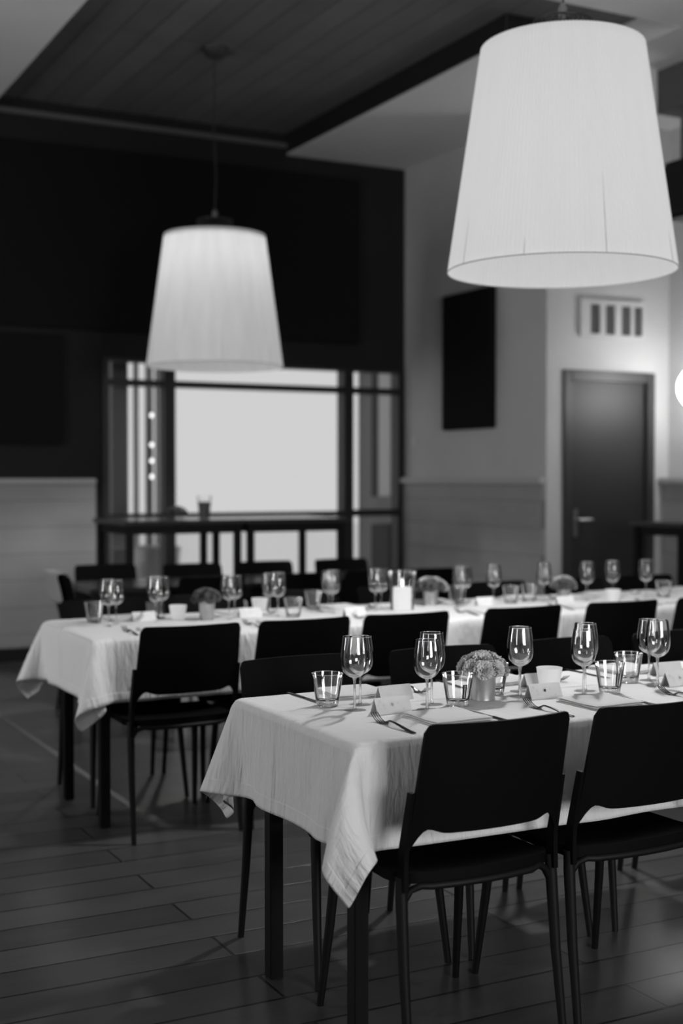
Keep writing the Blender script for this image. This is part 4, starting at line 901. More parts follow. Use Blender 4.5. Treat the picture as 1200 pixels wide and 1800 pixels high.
[2,4,2,3,2,3,2,2,0,1,0,-1,1,1,5,4,0,0,0,0,0,0,0,0,0,0,0,0,0,0,0,0,0,1,0,-1,0,0,0,0,0,0,0,0,0,0,0,0,0,0,0,0,0,0,0,0,0,0,0,0,0,0,0,-2,0,-2,-3,-5,-2,-1,1,-1,1,-1,0,0,-2,-1,-2,0],
[-2,0,2,2,3,3,4,2,4,1,1,0,1,1,2,6,1,0,0,0,0,0,0,0,0,0,0,0,0,0,0,0,1,-1,0,0,0,0,0,0,0,0,0,0,0,0,0,0,0,0,0,0,0,0,0,0,0,0,0,1,-1,-1,0,0,-2,-3,-6,-2,-1,1,-1,0,-1,-1,-1,-1,-2,-1,-1,-1],
[-5,1,1,1,1,1,2,4,2,5,3,3,0,1,3,2,6,0,0,1,0,-1,0,1,-1,0,0,0,0,0,1,0,-1,0,0,0,0,0,0,0,0,0,0,0,0,0,0,0,0,0,0,0,0,0,0,0,0,0,0,-1,1,0,-1,-1,-2,-6,-5,0,0,-1,0,-2,-1,-2,-2,-2,0,-1,-1,-2],
[-4,0,0,-1,1,1,0,1,3,2,4,4,4,2,2,7,-2,7,-1,0,0,1,0,0,0,0,0,0,0,1,-1,0,0,0,0,0,0,0,0,0,0,0,0,0,0,1,-1,0,0,0,0,0,0,0,0,1,-1,1,-1,1,-1,-1,-2,2,-6,-8,0,-1,-1,-3,-3,-1,-2,-1,0,-1,-1,0,0,0],
[-4,-1,0,1,0,-1,1,0,0,1,1,3,4,6,-4,8,18,-1,1,0,0,-1,0,0,0,0,0,0,0,-1,0,0,0,1,0,0,0,0,0,0,0,0,0,0,0,-1,1,0,0,0,0,0,0,0,0,0,0,0,1,0,0,1,-1,-5,-15,-2,-2,-4,-3,-1,-1,2,-1,1,-1,0,0,-1,0,0],
[-4,0,0,0,0,1,-1,0,0,0,1,0,1,1,11,-5,14,9,-1,2,-2,1,-2,-2,1,-1,1,0,0,0,0,0,0,-1,0,0,0,0,0,0,0,0,0,0,0,0,0,0,0,0,0,0,0,0,0,0,1,1,0,0,2,1,1,-28,-1,1,0,0,0,0,0,-1,0,-2,1,-1,1,0,0,0],
[-4,1,0,0,0,0,1,0,0,0,-1,0,1,0,0,4,-2,8,6,-5,-2,-2,2,2,-1,1,0,-1,0,0,0,0,0,-1,1,0,0,-1,1,-1,0,0,0,1,-1,0,1,0,0,0,0,0,0,1,-1,0,-1,-2,-1,0,-2,-2,3,5,0,-3,-3,0,0,0,0,-2,0,1,-1,1,-1,0,0,-1],
[-1,0,0,0,1,0,0,0,0,0,0,0,-1,0,0,3,-1,-5,-6,3,3,2,-2,-1,0,0,-1,2,-1,1,0,-1,0,1,-1,1,0,1,-3,4,0,0,-2,0,2,-2,-1,1,0,-1,0,0,1,-2,2,-1,1,1,1,1,-1,5,-4,1,-2,0,2,1,1,-1,0,0,0,0,0,0,-1,0,0,1],
[0,0,0,0,0,0,0,0,0,0,0,0,0,0,-1,1,-2,5,0,-2,0,-1,1,-2,1,-1,1,-1,1,-1,0,2,-1,-1,0,-1,0,2,1,-2,-2,0,3,-1,-1,2,0,-1,-1,1,0,0,-1,2,-1,1,1,-1,0,0,2,-2,-1,1,1,0,0,-1,0,1,0,0,0,0,0,0,1,0,0,-1],
[0,0,0,0,0,0,0,0,-1,1,0,0,0,0,1,-1,0,-1,-2,3,0,0,-1,1,-1,1,0,-1,1,-1,1,0,1,0,0,-1,0,-1,0,-1,3,0,-2,0,1,1,-2,0,2,-1,0,0,1,0,-2,1,-2,3,-1,-1,0,2,-1,1,-1,0,-1,0,0,0,0,1,0,0,0,0,0,0,0,1],
[0,0,0,0,-1,0,0,1,0,-1,1,0,0,0,0,0,0,1,0,-1,0,-2,3,0,-1,0,0,0,-1,2,0,-3,1,0,1,1,0,-2,1,0,-1,0,2,1,-2,-2,4,-1,-2,1,0,1,-2,0,2,-1,2,-4,4,-2,0,0,-1,1,1,0,0,0,-1,0,0,-1,0,1,0,0,0,0,0,1],
[0,0,0,0,0,0,0,0,0,0,0,0,0,0,0,0,0,0,-1,0,1,1,-3,1,2,-1,-1,1,0,-1,0,2,0,-1,0,0,-1,2,0,-1,1,-1,0,-2,3,2,-3,1,-1,1,-1,-1,2,-2,0,0,-1,3,-3,2,0,0,0,1,0,-1,0,0,0,0,0,0,0,-1,0,0,1,0,0,-1],
[0,0,0,0,0,0,0,-1,1,1,-1,0,0,0,0,0,1,-1,0,1,-2,1,0,1,-2,1,0,1,-1,0,-1,1,-2,2,-1,1,1,0,-1,1,-1,1,-1,2,-2,-1,1,-1,2,-2,2,-1,-1,1,0,0,1,-2,0,1,0,1,-1,0,0,1,-1,0,0,0,0,0,0,0,0,0,-1,0,0,0],
[-1,0,1,0,0,0,0,0,0,0,0,0,0,0,1,0,-1,0,0,0,0,0,1,-1,1,-1,2,-1,0,0,-1,-1,2,-1,1,-2,0,-1,3,0,-1,1,-1,-2,1,-1,1,0,0,1,-1,1,1,-1,2,-2,-1,1,1,-1,1,0,-1,1,0,-1,1,0,0,0,-1,0,0,0,0,0,0,-1,0,0],
[0,0,0,0,0,0,0,0,1,-1,0,0,0,0,-1,1,0,-1,2,-3,3,-2,1,-1,0,2,-2,0,0,1,1,-1,-1,2,-2,2,-1,1,-2,2,-1,-2,3,1,-2,0,0,0,3,-1,-2,1,-2,2,-2,4,-3,2,-3,1,-1,0,2,-1,0,1,0,0,-1,0,1,0,0,0,-1,0,0,1,0,0],
[0,0,0,0,0,0,0,0,-1,1,0,0,0,0,0,0,0,0,-1,2,-3,2,-1,2,0,-2,3,-2,3,-1,-2,1,0,-1,1,-1,1,-2,1,-2,1,2,-2,1,0,1,-1,2,-4,1,1,1,1,-2,0,-3,3,-1,1,-1,2,0,-1,1,0,-1,0,0,1,0,0,-1,0,0,1,0,0,-1,0,0],
[0,0,-1,1,0,0,0,0,0,0,0,0,0,0,0,0,0,0,2,-3,1,0,0,0,-1,1,-2,2,-1,0,1,0,-1,0,1,-1,0,1,0,-1,1,2,-3,-1,2,0,2,-4,2,-1,1,-1,-1,2,-1,3,-2,1,1,-1,0,-3,2,0,0,1,-1,0,0,0,0,1,0,-1,0,0,0,1,0,0],
[0,0,0,0,0,0,0,0,0,-1,1,0,0,0,0,-1,1,0,-2,3,1,-2,1,-2,2,1,-1,-1,1,-1,-1,2,0,2,-2,0,0,-1,1,1,-1,-4,4,-1,-1,0,-2,5,-2,0,0,0,0,0,0,-2,2,-2,0,3,-2,-1,3,-1,0,0,1,0,-1,0,0,0,0,1,0,-1,0,0,0,0],
[0,0,0,-1,1,0,0,0,0,0,-1,1,0,0,0,0,-1,1,1,0,-2,2,-1,1,-2,-1,1,0,-2,2,1,-1,2,-4,2,3,-3,1,-2,0,1,1,0,1,0,-1,1,-3,2,2,-1,0,0,-2,1,0,0,2,0,-1,-1,3,-4,1,0,0,0,0,1,-1,0,0,0,0,0,1,-1,0,0,0],
[0,0,0,0,-1,1,0,0,0,0,0,-1,1,0,0,0,0,0,-1,1,0,-1,1,1,0,-1,2,-2,1,-1,0,0,-2,2,-1,-2,3,0,1,0,0,0,-1,1,-1,0,-1,1,0,-1,2,-3,1,1,0,2,-1,-3,0,1,0,-1,3,-1,0,0,0,0,0,1,0,-1,0,0,0,0,1,0,-1,0],
[0,0,0,0,0,-1,1,0,0,0,0,0,-1,1,0,0,0,0,2,-2,0,2,-3,-1,5,-3,-1,1,0,-1,2,0,-1,0,1,2,-2,1,-3,0,0,0,0,0,0,2,0,0,-2,1,-1,1,2,-2,0,-1,3,-1,2,-2,1,-4,2,1,0,-1,0,0,0,0,0,1,-1,0,0,0,0,0,1,-1]]]
CLOTH_FAR = [[[-110,48,46,43,47,13,-43,-62,-61,-33,23,32,22,11,6,3,5,-2,-3,-1,1,-1,1,-1,5,-3,-10,-6,-1,16,18,7,-49,-61,-62,-49,-16,16,27,38,38,19],
[-38,0,2,-1,0,23,18,2,0,5,1,-1,-2,-3,-2,-2,-5,1,5,-1,-1,-1,-2,5,-3,-2,2,-1,1,1,-2,-2,8,-1,0,10,16,8,7,2,-2,-2],
[-30,-8,0,5,-5,12,27,4,1,5,0,-2,-5,-2,-5,2,1,3,-3,1,-3,4,0,-3,1,2,2,-2,-1,-2,-2,0,7,0,2,16,14,6,5,-2,-8,-10],
[-6,-19,-12,0,4,-4,32,10,1,5,1,-3,-3,-4,1,-3,0,-3,2,0,2,-1,1,-1,-1,2,3,0,-2,-7,4,-4,9,0,7,18,11,7,-2,-15,-22,-6],
[25,-21,-22,-19,1,2,11,29,1,4,0,-2,-7,-2,1,-1,0,1,0,3,-3,-1,0,0,0,1,1,1,-3,-2,-7,-3,16,0,14,18,8,1,-25,-25,-8,0],
[52,-11,-20,-26,-30,0,-1,43,1,3,-1,-5,-6,2,-2,0,-1,2,-1,-2,3,0,1,-1,0,-1,1,5,-1,-3,-2,-3,7,1,25,12,3,-38,-16,4,14,11],
[59,0,-6,-13,-24,-44,-6,20,25,1,0,-9,-4,0,1,2,0,-2,0,0,0,-1,0,3,-2,-1,3,1,2,-3,-2,0,3,8,25,10,-46,-5,21,24,13,-2],
[55,2,2,1,-4,-14,-46,-28,43,6,-10,-15,6,2,1,-1,0,1,-2,1,2,1,-1,-2,0,2,-3,3,3,-3,-2,1,2,26,19,-54,24,28,-2,-15,-16,-5],
[44,2,0,5,0,7,0,-28,-22,8,-13,7,1,-4,-1,0,0,-1,2,-1,-1,0,0,0,0,0,1,-1,2,3,-6,1,-6,38,-14,19,-18,-16,-8,-4,-2,-2],
[39,-2,0,-2,5,2,7,8,8,-4,-1,-1,-2,0,0,1,-1,1,0,0,0,0,0,0,-1,0,0,0,0,0,1,2,3,-7,-12,3,7,-3,-4,-4,-1,-3],
[37,5,7,5,5,2,0,0,2,-1,1,-1,0,0,0,-1,1,-1,0,0,0,0,0,0,1,0,0,0,0,0,0,0,0,-2,-4,-1,-1,-1,3,2,-2,2],
[57,3,1,1,0,-1,0,1,0,0,-1,1,0,0,0,0,0,0,0,0,0,0,0,0,0,0,0,0,0,0,0,0,1,-2,1,-2,-2,-1,-5,-3,1,-1],
[117,1,1,1,1,2,0,0,1,0,0,-1,0,0,1,0,0,0,0,0,0,0,0,0,0,0,0,-1,0,0,0,1,0,0,-1,1,0,-2,-1,-2,-4,-1],
[123,0,1,-1,0,-1,1,1,-1,1,0,0,0,0,-1,0,0,0,0,0,0,0,0,0,0,0,0,1,0,0,0,0,-1,0,1,-1,0,0,1,0,-1,0],
[122,0,0,1,0,1,0,-1,1,0,0,0,0,0,0,0,0,0,0,0,0,0,0,0,0,0,0,0,0,0,0,0,0,0,-1,1,0,0,-1,0,0,0],
[124,0,0,0,-1,0,0,1,0,0,0,0,0,-1,0,0,0,0,0,0,0,0,0,0,0,0,0,0,0,0,1,0,0,0,0,-1,0,0,0,1,0,0],
[123,0,0,0,1,0,0,0,-1,0,0,0,0,1,0,0,0,0,0,0,0,0,0,0,0,0,0,0,0,0,-1,0,0,0,0,1,0,0,0,-1,0,0],
[124,0,0,0,0,-1,0,0,1,0,0,0,0,0,0,0,0,0,0,0,0,0,0,0,0,0,0,0,0,0,0,0,0,0,0,-1,0,0,0,0,1,0],
[123,0,0,0,0,1,0,0,0,0,0,0,0,0,0,-1,0,0,0,0,0,0,0,1,-1,0,1,-1,1,0,0,0,0,0,0,0,0,0,0,0,-1,0],
[124,0,0,0,0,0,-1,0,0,0,0,0,0,0,0,1,0,0,0,0,0,0,0,-1,1,0,-1,1,-1,0,0,0,0,0,0,0,0,0,0,0,0,0]],
[[-43,-1,-15,-21,8,51,41,2,8,50,57,53,58,61,62,62,62,63,62,62,62,62,63,62,62,62,62,62,61,60,59,61,38,7,-1,34,55,51,40,24,1,-4],
[-4,10,9,-2,-18,-17,9,9,-1,2,0,1,1,1,0,0,0,0,0,0,0,0,0,0,0,0,0,-1,1,0,1,1,5,0,2,12,1,-7,-9,-13,-12,-3],
[-24,18,15,13,-14,-28,3,10,2,3,0,1,1,0,0,0,0,0,0,0,0,0,0,0,0,0,0,1,0,0,0,0,6,-5,13,8,-4,-8,-15,-16,-13,-9],
[-42,13,22,19,8,-24,-17,9,8,1,0,2,1,0,0,0,0,0,0,0,0,1,-1,0,0,0,0,0,0,1,0,1,5,-1,13,3,-9,-11,-19,-23,-10,-1],
[-43,-2,10,27,26,1,-39,15,0,3,0,1,0,1,0,0,0,0,0,0,0,0,0,0,0,1,0,0,-1,1,1,-1,5,1,16,-5,-9,-26,-28,-6,1,0],
[-25,-11,-8,3,30,30,-16,-13,7,1,0,1,1,0,0,0,0,0,0,0,0,0,0,0,0,0,0,0,1,0,0,0,2,7,11,-8,-30,-32,-2,0,0,5],
[-1,-8,-12,-15,-8,26,39,-39,16,0,0,2,0,-1,1,0,0,0,0,0,0,0,0,0,1,-1,0,0,0,1,0,0,1,15,-1,-29,-37,-1,5,20,29,13],
[27,-8,-9,-9,-15,-18,9,48,-23,-5,2,1,0,0,-1,1,0,0,0,0,0,0,0,1,-1,0,0,1,0,-1,1,1,0,16,-21,-47,7,37,33,20,11,2],
[44,-2,-1,-7,-5,-14,-18,-25,13,11,3,0,1,0,0,0,0,-1,1,0,0,0,0,0,0,0,1,-1,1,0,0,0,4,12,-50,47,42,4,1,1,-1,0],
[47,2,0,1,-4,-1,-9,-11,-25,-2,1,1,-1,1,0,-1,1,0,0,0,0,0,0,0,0,0,0,0,0,0,1,0,-3,-14,42,-1,-2,5,6,3,-3,9],
[50,-6,-7,-10,-11,-11,0,-4,1,-2,0,0,0,0,0,0,0,0,0,0,0,0,0,0,0,0,0,0,0,0,0,-1,0,2,-25,-4,-2,1,5,5,12,-5],
[20,-9,-5,-4,-3,2,-3,1,3,-1,-1,0,0,0,0,0,0,0,0,0,1,-1,0,0,0,1,-1,0,0,0,0,0,-1,3,1,-13,-10,-5,-7,-4,-1,-1],
[-38,5,1,8,7,9,5,3,1,-1,0,0,0,0,0,0,0,0,0,0,-1,1,0,0,0,-1,1,0,0,0,-1,1,0,2,-6,3,1,-10,-10,-10,-10,-4],
[-2,4,4,0,4,-4,-3,-4,2,-1,1,-1,1,-1,0,1,-1,0,0,0,0,0,0,0,0,0,0,0,-1,1,0,-1,1,0,1,0,-2,2,0,-1,-5,-1],
[19,-5,-3,-4,-2,-3,-1,0,-2,2,-1,0,0,0,0,0,0,0,0,0,1,-1,0,0,0,0,0,0,0,0,0,0,0,0,0,0,0,0,1,-1,2,0],
[2,1,-1,0,-4,0,1,1,1,-1,0,1,-1,0,1,-1,0,0,0,0,0,0,0,0,0,0,-1,1,0,-1,1,0,-1,1,-1,0,2,0,2,0,-3,0],
[-1,0,-3,1,2,2,-2,1,0,0,0,0,0,0,0,0,0,1,-1,0,-1,1,0,-1,1,0,0,0,0,0,0,0,0,1,0,0,-3,1,1,1,0,1],
[-3,1,3,-1,2,-3,2,-1,0,0,0,0,0,0,0,0,0,0,0,0,0,0,0,0,0,0,0,0,0,0,0,0,0,-1,3,0,-2,1,-2,3,1,-2],
[-1,-5,4,3,-4,4,1,-2,0,0,1,-1,0,0,0,0,0,0,0,0,0,0,0,0,0,0,0,0,0,0,-1,1,0,0,-3,2,1,0,-3,-1,4,0],
[-2,5,-3,-1,3,-3,-1,2,0,0,0,0,0,0,0,0,0,0,0,0,1,-1,0,0,0,0,0,0,0,0,0,0,0,0,0,0,1,-2,4,-4,1,0]],
[[-697,39,40,39,38,27,12,6,6,7,-2,-4,-2,-1,0,0,0,0,0,0,0,0,0,0,0,0,0,0,0,-1,0,-1,-1,4,4,-3,-19,-32,-38,-44,-48,-25],
[49,-1,0,0,1,7,5,1,0,-1,0,0,0,1,0,0,0,0,0,0,0,0,0,0,0,0,0,0,-1,1,0,0,-1,0,0,-5,-7,-4,-3,-3,-2,1],
[48,1,-2,1,0,4,7,2,0,0,-1,1,1,-1,1,0,0,0,0,0,0,0,0,-1,0,0,0,0,1,0,-1,0,0,0,-1,-7,-6,-3,-5,-2,0,-2],
[43,4,2,-2,1,2,8,2,2,-1,0,0,0,1,-1,0,0,0,0,0,0,0,0,1,0,0,0,0,0,-1,1,0,0,0,-4,-8,-5,-4,-3,-2,-2,0],
[35,6,5,3,-1,-1,6,8,0,-1,1,0,1,0,0,0,0,0,0,0,0,0,0,0,0,0,0,0,0,0,-1,0,0,0,-7,-7,-4,-6,-2,-1,-1,0],
[22,6,8,7,5,0,1,11,1,0,-1,2,0,0,0,0,0,0,0,0,0,0,0,0,0,-1,0,0,0,1,0,-1,1,-1,-10,-7,-6,-4,-1,0,1,0],
[13,3,5,8,9,9,1,8,5,0,0,0,0,0,1,0,0,0,0,0,0,0,0,-1,0,1,0,0,0,-1,0,1,-1,-3,-11,-9,-5,1,-1,-2,-5,-4],
[3,3,2,4,6,9,15,1,16,0,2,1,0,0,-1,0,0,0,0,0,0,0,0,1,0,0,0,0,-1,1,0,0,0,-12,-12,-4,-2,-6,-7,-7,-4,-1],
[-1,0,1,1,2,4,6,21,28,-2,3,-2,0,0,0,0,-1,1,0,0,0,0,0,0,0,0,0,-1,1,0,2,2,4,-28,-14,-10,-6,-3,-1,-1,0,0],
[-2,-1,0,0,0,1,2,0,7,3,-1,2,0,1,-1,1,0,-1,1,-1,0,0,0,0,-1,0,1,2,-1,0,-2,1,-2,1,-1,-1,-1,0,0,1,-1,1],
[-3,2,1,1,1,0,-1,2,-3,0,0,0,0,-1,0,-1,3,-1,0,0,-1,1,0,-1,2,-1,-1,0,1,-1,2,-1,1,3,-7,0,0,0,1,1,2,0],
[1,0,0,0,0,0,0,1,-3,2,-1,0,-1,1,0,0,-2,1,1,0,2,-2,1,-1,-1,1,1,-2,1,1,-1,-1,3,-2,1,-2,-1,-1,-1,-1,0,-1],
[1,0,1,0,0,0,0,-1,0,-1,-1,0,3,-3,2,1,-1,-1,0,-1,-1,3,-3,3,0,0,-2,1,0,1,-2,0,3,-1,-1,1,0,-1,-1,-1,-2,0],
[1,0,-1,0,0,0,0,1,-1,0,0,1,-2,2,-2,0,0,2,-2,1,0,-2,2,-1,0,0,1,0,-1,-1,2,0,1,-1,1,-1,0,1,-1,0,0,0],
[-1,0,1,0,0,0,1,-1,0,1,0,-1,0,-1,1,0,1,0,-2,2,-1,0,0,2,-1,-1,1,-1,0,1,-1,1,-1,0,0,0,0,0,1,-1,0,0],
[0,1,-1,0,0,1,-1,0,0,0,-1,1,-1,1,0,-1,0,0,2,-1,1,-1,1,-3,2,1,-2,1,0,0,0,-1,0,1,0,0,0,0,0,1,-1,0],
[0,0,0,0,0,0,0,0,0,-1,2,-2,3,-2,0,0,0,1,-1,-1,2,-1,2,-1,-1,-1,2,2,1,-4,1,-1,0,1,-1,1,-1,0,0,0,0,0],
[1,-1,0,0,0,0,0,0,0,1,-1,1,-1,1,0,0,0,-2,1,0,-1,2,-3,1,0,3,-2,-2,2,-1,1,0,0,-1,1,0,0,0,0,0,0,0],
[0,0,0,0,1,-1,0,0,0,-1,0,1,0,-1,1,1,-1,1,2,-2,-2,1,0,1,0,0,-1,-1,-2,4,-1,0,0,1,-1,0,0,0,0,0,1,-1],
[0,0,0,0,0,0,0,0,0,0,0,0,-2,3,-2,0,1,2,-4,3,0,-1,0,-1,0,-1,3,1,1,-3,-1,1,1,-1,0,0,1,-1,0,0,0,0]]]
STATIONS_NEAR = [-0.26, -0.24447, -0.22894, -0.2134, -0.19787, -0.18234, -0.16681, -0.15128, -0.13574, -0.12021, -0.10468, -0.08915, -0.07362, -0.05809, -0.04255, -0.02702, -0.01149, 0.00404, 0.01957, 0.03511, 0.05064, 0.06617, 0.0817, 0.09723, 0.11277, 0.17489, 0.23702, 0.29915, 0.36128, 0.4234, 0.48553, 0.54766, 0.60979]
STATIONS_FAR = [-0.25, -0.21915, -0.1883, -0.15745, -0.1266, -0.09574, -0.06489, -0.03404, -0.00319, 0.02766, 0.05851, 0.08936, 0.15106, 0.21277, 0.27447, 0.33617, 0.39787, 0.45957, 0.52128, 0.58298]
ACROSS_NEAR = [0.0, 0.0156, 0.0311, 0.0467, 0.0623, 0.0778, 0.0934, 0.109, 0.1246, 0.1401, 0.1557, 0.1713, 0.1868, 0.2024, 0.218, 0.2335, 0.2491, 0.2647, 0.2803, 0.2958, 0.3114, 0.327, 0.3425, 0.3581, 0.3737, 0.3892, 0.4048, 0.4204, 0.4359, 0.4515, 0.4671, 0.4827, 0.4982, 0.5138, 0.5294, 0.5449, 0.5605, 0.5761, 0.5916, 0.6072, 0.6228, 0.6384, 0.6539, 0.6695, 0.6851, 0.7006, 0.7162, 0.7318, 0.7473, 0.7629, 0.7785, 0.7941, 0.8096, 0.8252, 0.8408, 0.8563, 0.8719, 0.8875, 0.903, 0.9186, 0.9342, 0.9497, 0.9653, 0.9809, 0.9965, 1.012, 1.0276, 1.0432, 1.0587, 1.0743, 1.0899, 1.1054, 1.121, 1.1366, 1.1522, 1.1677, 1.1833, 1.1989, 1.2144, 1.23]
ACROSS_FAR = [0.0, 0.0311, 0.0622, 0.0933, 0.1244, 0.1556, 0.1867, 0.2178, 0.2489, 0.28, 0.3111, 0.3422, 0.3733, 0.4044, 0.4356, 0.4667, 0.4978, 0.5289, 0.56, 0.5911, 0.6222, 0.6533, 0.6844, 0.7156, 0.7467, 0.7778, 0.8089, 0.84, 0.8711, 0.9022, 0.9333, 0.9644, 0.9956, 1.0267, 1.0578, 1.0889, 1.12, 1.1511, 1.1822, 1.2133, 1.2444, 1.26]


def cloth(data, xs, across, label, length, width, loc, ov):
    nx, ny = len(xs), len(across)
    e = np.array(data).transpose(1, 2, 0)
    P = np.cumsum(np.cumsum(e, axis=0), axis=1) * 0.0005
    us = list(xs); cols = [P[i] for i in range(nx)]
    # the straight run of the cloth: the last section carried along, a little wavy below the edge
    last = P[-1]; x = xs[-1]
    step = 0.06
    run = []
    n = int((length / 2 - x) / step)
    for k in range(1, n + 1):
        q = last.copy(); q[:, 0] = x + k * step + (last[:, 0] - last[:, 0].mean())
        hang = np.clip(-last[:, 2] / 0.2, 0, 1)
        wob = 0.006 * math.sin(k * 1.1) + 0.005 * math.sin(k * 0.47 + 1)
        q[:, 1] += hang * wob * np.sign(last[:, 1] - width / 2)
        cols.append(q); us.append(x + k * step)
    # far end mirrors the near end
    full = list(cols); fu = list(us)
    for q, u in zip(cols[::-1], us[::-1]):
        r = q.copy(); r[:, 0] = length - r[:, 0]
        full.append(r); fu.append(length - u)
    V = np.array(full); nn = len(full)
    bm = bmesh.new(); uvl = bm.loops.layers.uv.new('UVMap')
    vs = [[bm.verts.new(tuple(V[i, j])) for j in range(ny)] for i in range(nn)]
    for i in range(nn - 1):
        for j in range(ny - 1):
            f = bm.faces.new((vs[i][j], vs[i + 1][j], vs[i + 1][j + 1], vs[i][j + 1])); f.smooth = True
            for lp, (a, b) in zip(f.loops, ((i, j), (i + 1, j), (i + 1, j + 1), (i, j + 1))):
                lp[uvl].uv = (fu[a] + ov, across[b])
    me = bpy.data.meshes.new('tablecloth'); bm.to_mesh(me); bm.free()
    me.materials.append(M['linen'])
    o = bpy.data.objects.new('tablecloth', me); COL.objects.link(o)
    o.location = loc
    s = o.modifiers.new('smooth', 'SUBSURF'); s.levels = 1; s.render_levels = 1
    w = o.modifiers.new('cloth_thickness', 'SOLIDIFY'); w.thickness = 0.0012; w.offset = 0
    return prop(o, label, 'tablecloth', 'white tablecloths')


cloth(CLOTH_NEAR, STATIONS_NEAR, ACROSS_NEAR, 'white linen cloth with hanging corners on the near table', 3.4, 0.71, (NX0, NY0, TOP - 0.0045), 0.26)
cloth(CLOTH_FAR, STATIONS_FAR, ACROSS_FAR, 'white linen cloth on the far table, blurred, corners hanging at its left end', 3.95, 0.76, (FX0, FY0, TOP - 0.003), 0.25)


# ------------------------------------------------------------------ glasses
def make_wine_glass(h, rmax):
    t = thing('wine_glass', 'x', 'wine glass')
    k = h / 0.20
    zb = 0.088 * k
    hb = h - zb
    pr = [(0.000, 0.0), (0.14, 0.008), (0.36, 0.03), (0.58, 0.07), (0.78, 0.14), (0.92, 0.235), (0.985, 0.34), (1.0, 0.43), (0.985, 0.54), (0.955, 0.66), (0.91, 0.78), (0.86, 0.89), (0.815, 0.985)]
    m = MB()
    m.lathe([(rmax * r, zb + hb * z) for r, z in pr], 56)
    b = m.build('bowl', M['glass_bowl'], t, 80)
    m = MB()
    m.lathe([(rmax * 0.815 + 0.0009 * math.cos(a), h - 0.002 + 0.0012 * math.sin(a)) for a in [2 * PI * q / 8 for q in range(9)]], 56)
    m.build('rim', M['glass_rim'], t, 80)
    # stem drawn up into the thick bottom of the bowl
    m = MB()
    m.lathe([(0.0, 0.0045), (0.0062 * k, 0.005), (0.0042 * k, 0.012), (0.0034 * k, 0.03), (0.0033 * k, zb * 0.8), (0.0045 * k, zb * 0.94), (0.0085 * k, zb + 0.003), (0.014 * k, zb + 0.0058), (0.009 * k, zb + 0.0066), (0, zb + 0.0064)], 24)
    m.build('stem', M['glass_solid'], t, 80)
    m = MB()
    m.lathe([(0, 0.0005), (0.030 * k, 0.0), (0.0325 * k, 0.0007), (0.0325 * k, 0.0018), (0.028 * k, 0.0026), (0.014 * k, 0.0040), (0.0064 * k, 0.0052), (0, 0.0048)], 48)
    m.build('foot', M['glass_solid'], t, 80)
    return t


def make_tumbler(tag):
    t = thing('water_glass', 'x', 'glass')
    h, r0, r1 = 0.090, 0.029, 0.0435
    rr = lambda z: r0 + (r1 - r0) * (z / h)
    MB().lathe([(rr(0.004), 0.004), (rr(0.03), 0.03), (rr(0.06), 0.06), (rr(h), h)], 56).build('outer_wall', M['glass'], t, 80)
    MB().lathe([(0, 0.017), (rr(0.017) - 0.006, 0.0172), (rr(0.022) - 0.0035, 0.021), (rr(0.04) - 0.0024, 0.04), (rr(h) - 0.002, h)], 56).build('inner_wall', M['glass'], t, 80)
    MB().lathe([(rr(h) - 0.001 + 0.0011 * math.cos(a), h + 0.0011 * math.sin(a)) for a in [2 * PI * q / 8 for q in range(9)]], 56).build('rim', M['glass_rim'], t, 80)
    MB().lathe([(0, 0.003), (0.018, 0.0025), (0.025, 0.0), (0.0285, 0.0012), (rr(0.005) - 0.0004, 0.005), (rr(0.016) - 0.0006, 0.016), (rr(0.016) - 0.007, 0.0160), (0, 0.0150)], 48).build('thick_base', M['glass_solid'], t, 80)
    if tag:
        a0 = math.radians(-92)      # on the side facing the room's front, right of centre
        def lab(u, v, off):
            z = 0.025 + 0.039 * v
            a = a0 + (u - 0.5) * 0.33
            r = rr(z) + off
            return (r * math.cos(a), r * math.sin(a), z)
        g = MB().slab(lambda u, v: lab(u, v, 0.0005), lambda u, v: lab(u, v, 0.0002), 4, 6).build('printed_label', M['tag'], t)
        m = MB()
        rnd = random.Random(5)
        v = 0.07
        while v < 0.92:                                # a column of tiny upright characters, too small to read
            w = rnd.choice((0.035, 0.05, 0.06))
            for (ua, ub) in ((0.36, 0.46), (0.54, 0.64)) if rnd.random() < 0.5 else ((0.36, 0.64),):
                m.slab(lambda p, q: lab(ua + (ub - ua) * p, v + w * q, 0.0008), lambda p, q: lab(ua + (ub - ua) * p, v + w * q, 0.0005), 1, 1)
            v += w + 0.03
        m.build('lettering', M['tag_ink'], g, 0)
    return t


M['glass_bowl'] = thin_glass('thin_wine_glass', 1.9, 0.045)
M['glass_rim'] = thin_glass('polished_glass_rim', 1.2, 0.30)
tall, small = Placer(make_wine_glass(0.200, 0.0375)), Placer(make_wine_glass(0.190, 0.0362))
G1 = 'wine glasses on the near table'
for p, q, pl, lab in (
        (623, 1251, tall, 'front wine glass of the leftmost pair on the near table'),
        (633, 1241, small, 'rear wine glass of the leftmost pair on the near table'),
        (751, 1250, small, 'front, smaller wine glass of the pair left of the grey carnation tin'),
        (759, 1241, tall, 'rear, taller wine glass of the pair left of the grey carnation tin'),
        (915, 1227, tall, 'front wine glass just right of the grey carnation tin'),
        (914, 1217.5, small, 'rear wine glass hidden behind the one right of the carnation tin'),
        (1026.8, 1224.5, small, 'front wine glass of the pair right of the white candle cup'),
        (1029.6, 1217, tall, 'rear wine glass of the pair right of the white candle cup'),
        (1157, 1208.5, tall, 'right-hand wine glass of the rightmost pair on the near table'),
        (1142, 1198, small, 'left-hand wine glass of the rightmost pair on the near table')):
    x, y = at(p, q, TOP)
    pl.put((x, y, TOP), 0, lab, G1)
G2 = 'wine glasses on the far table'


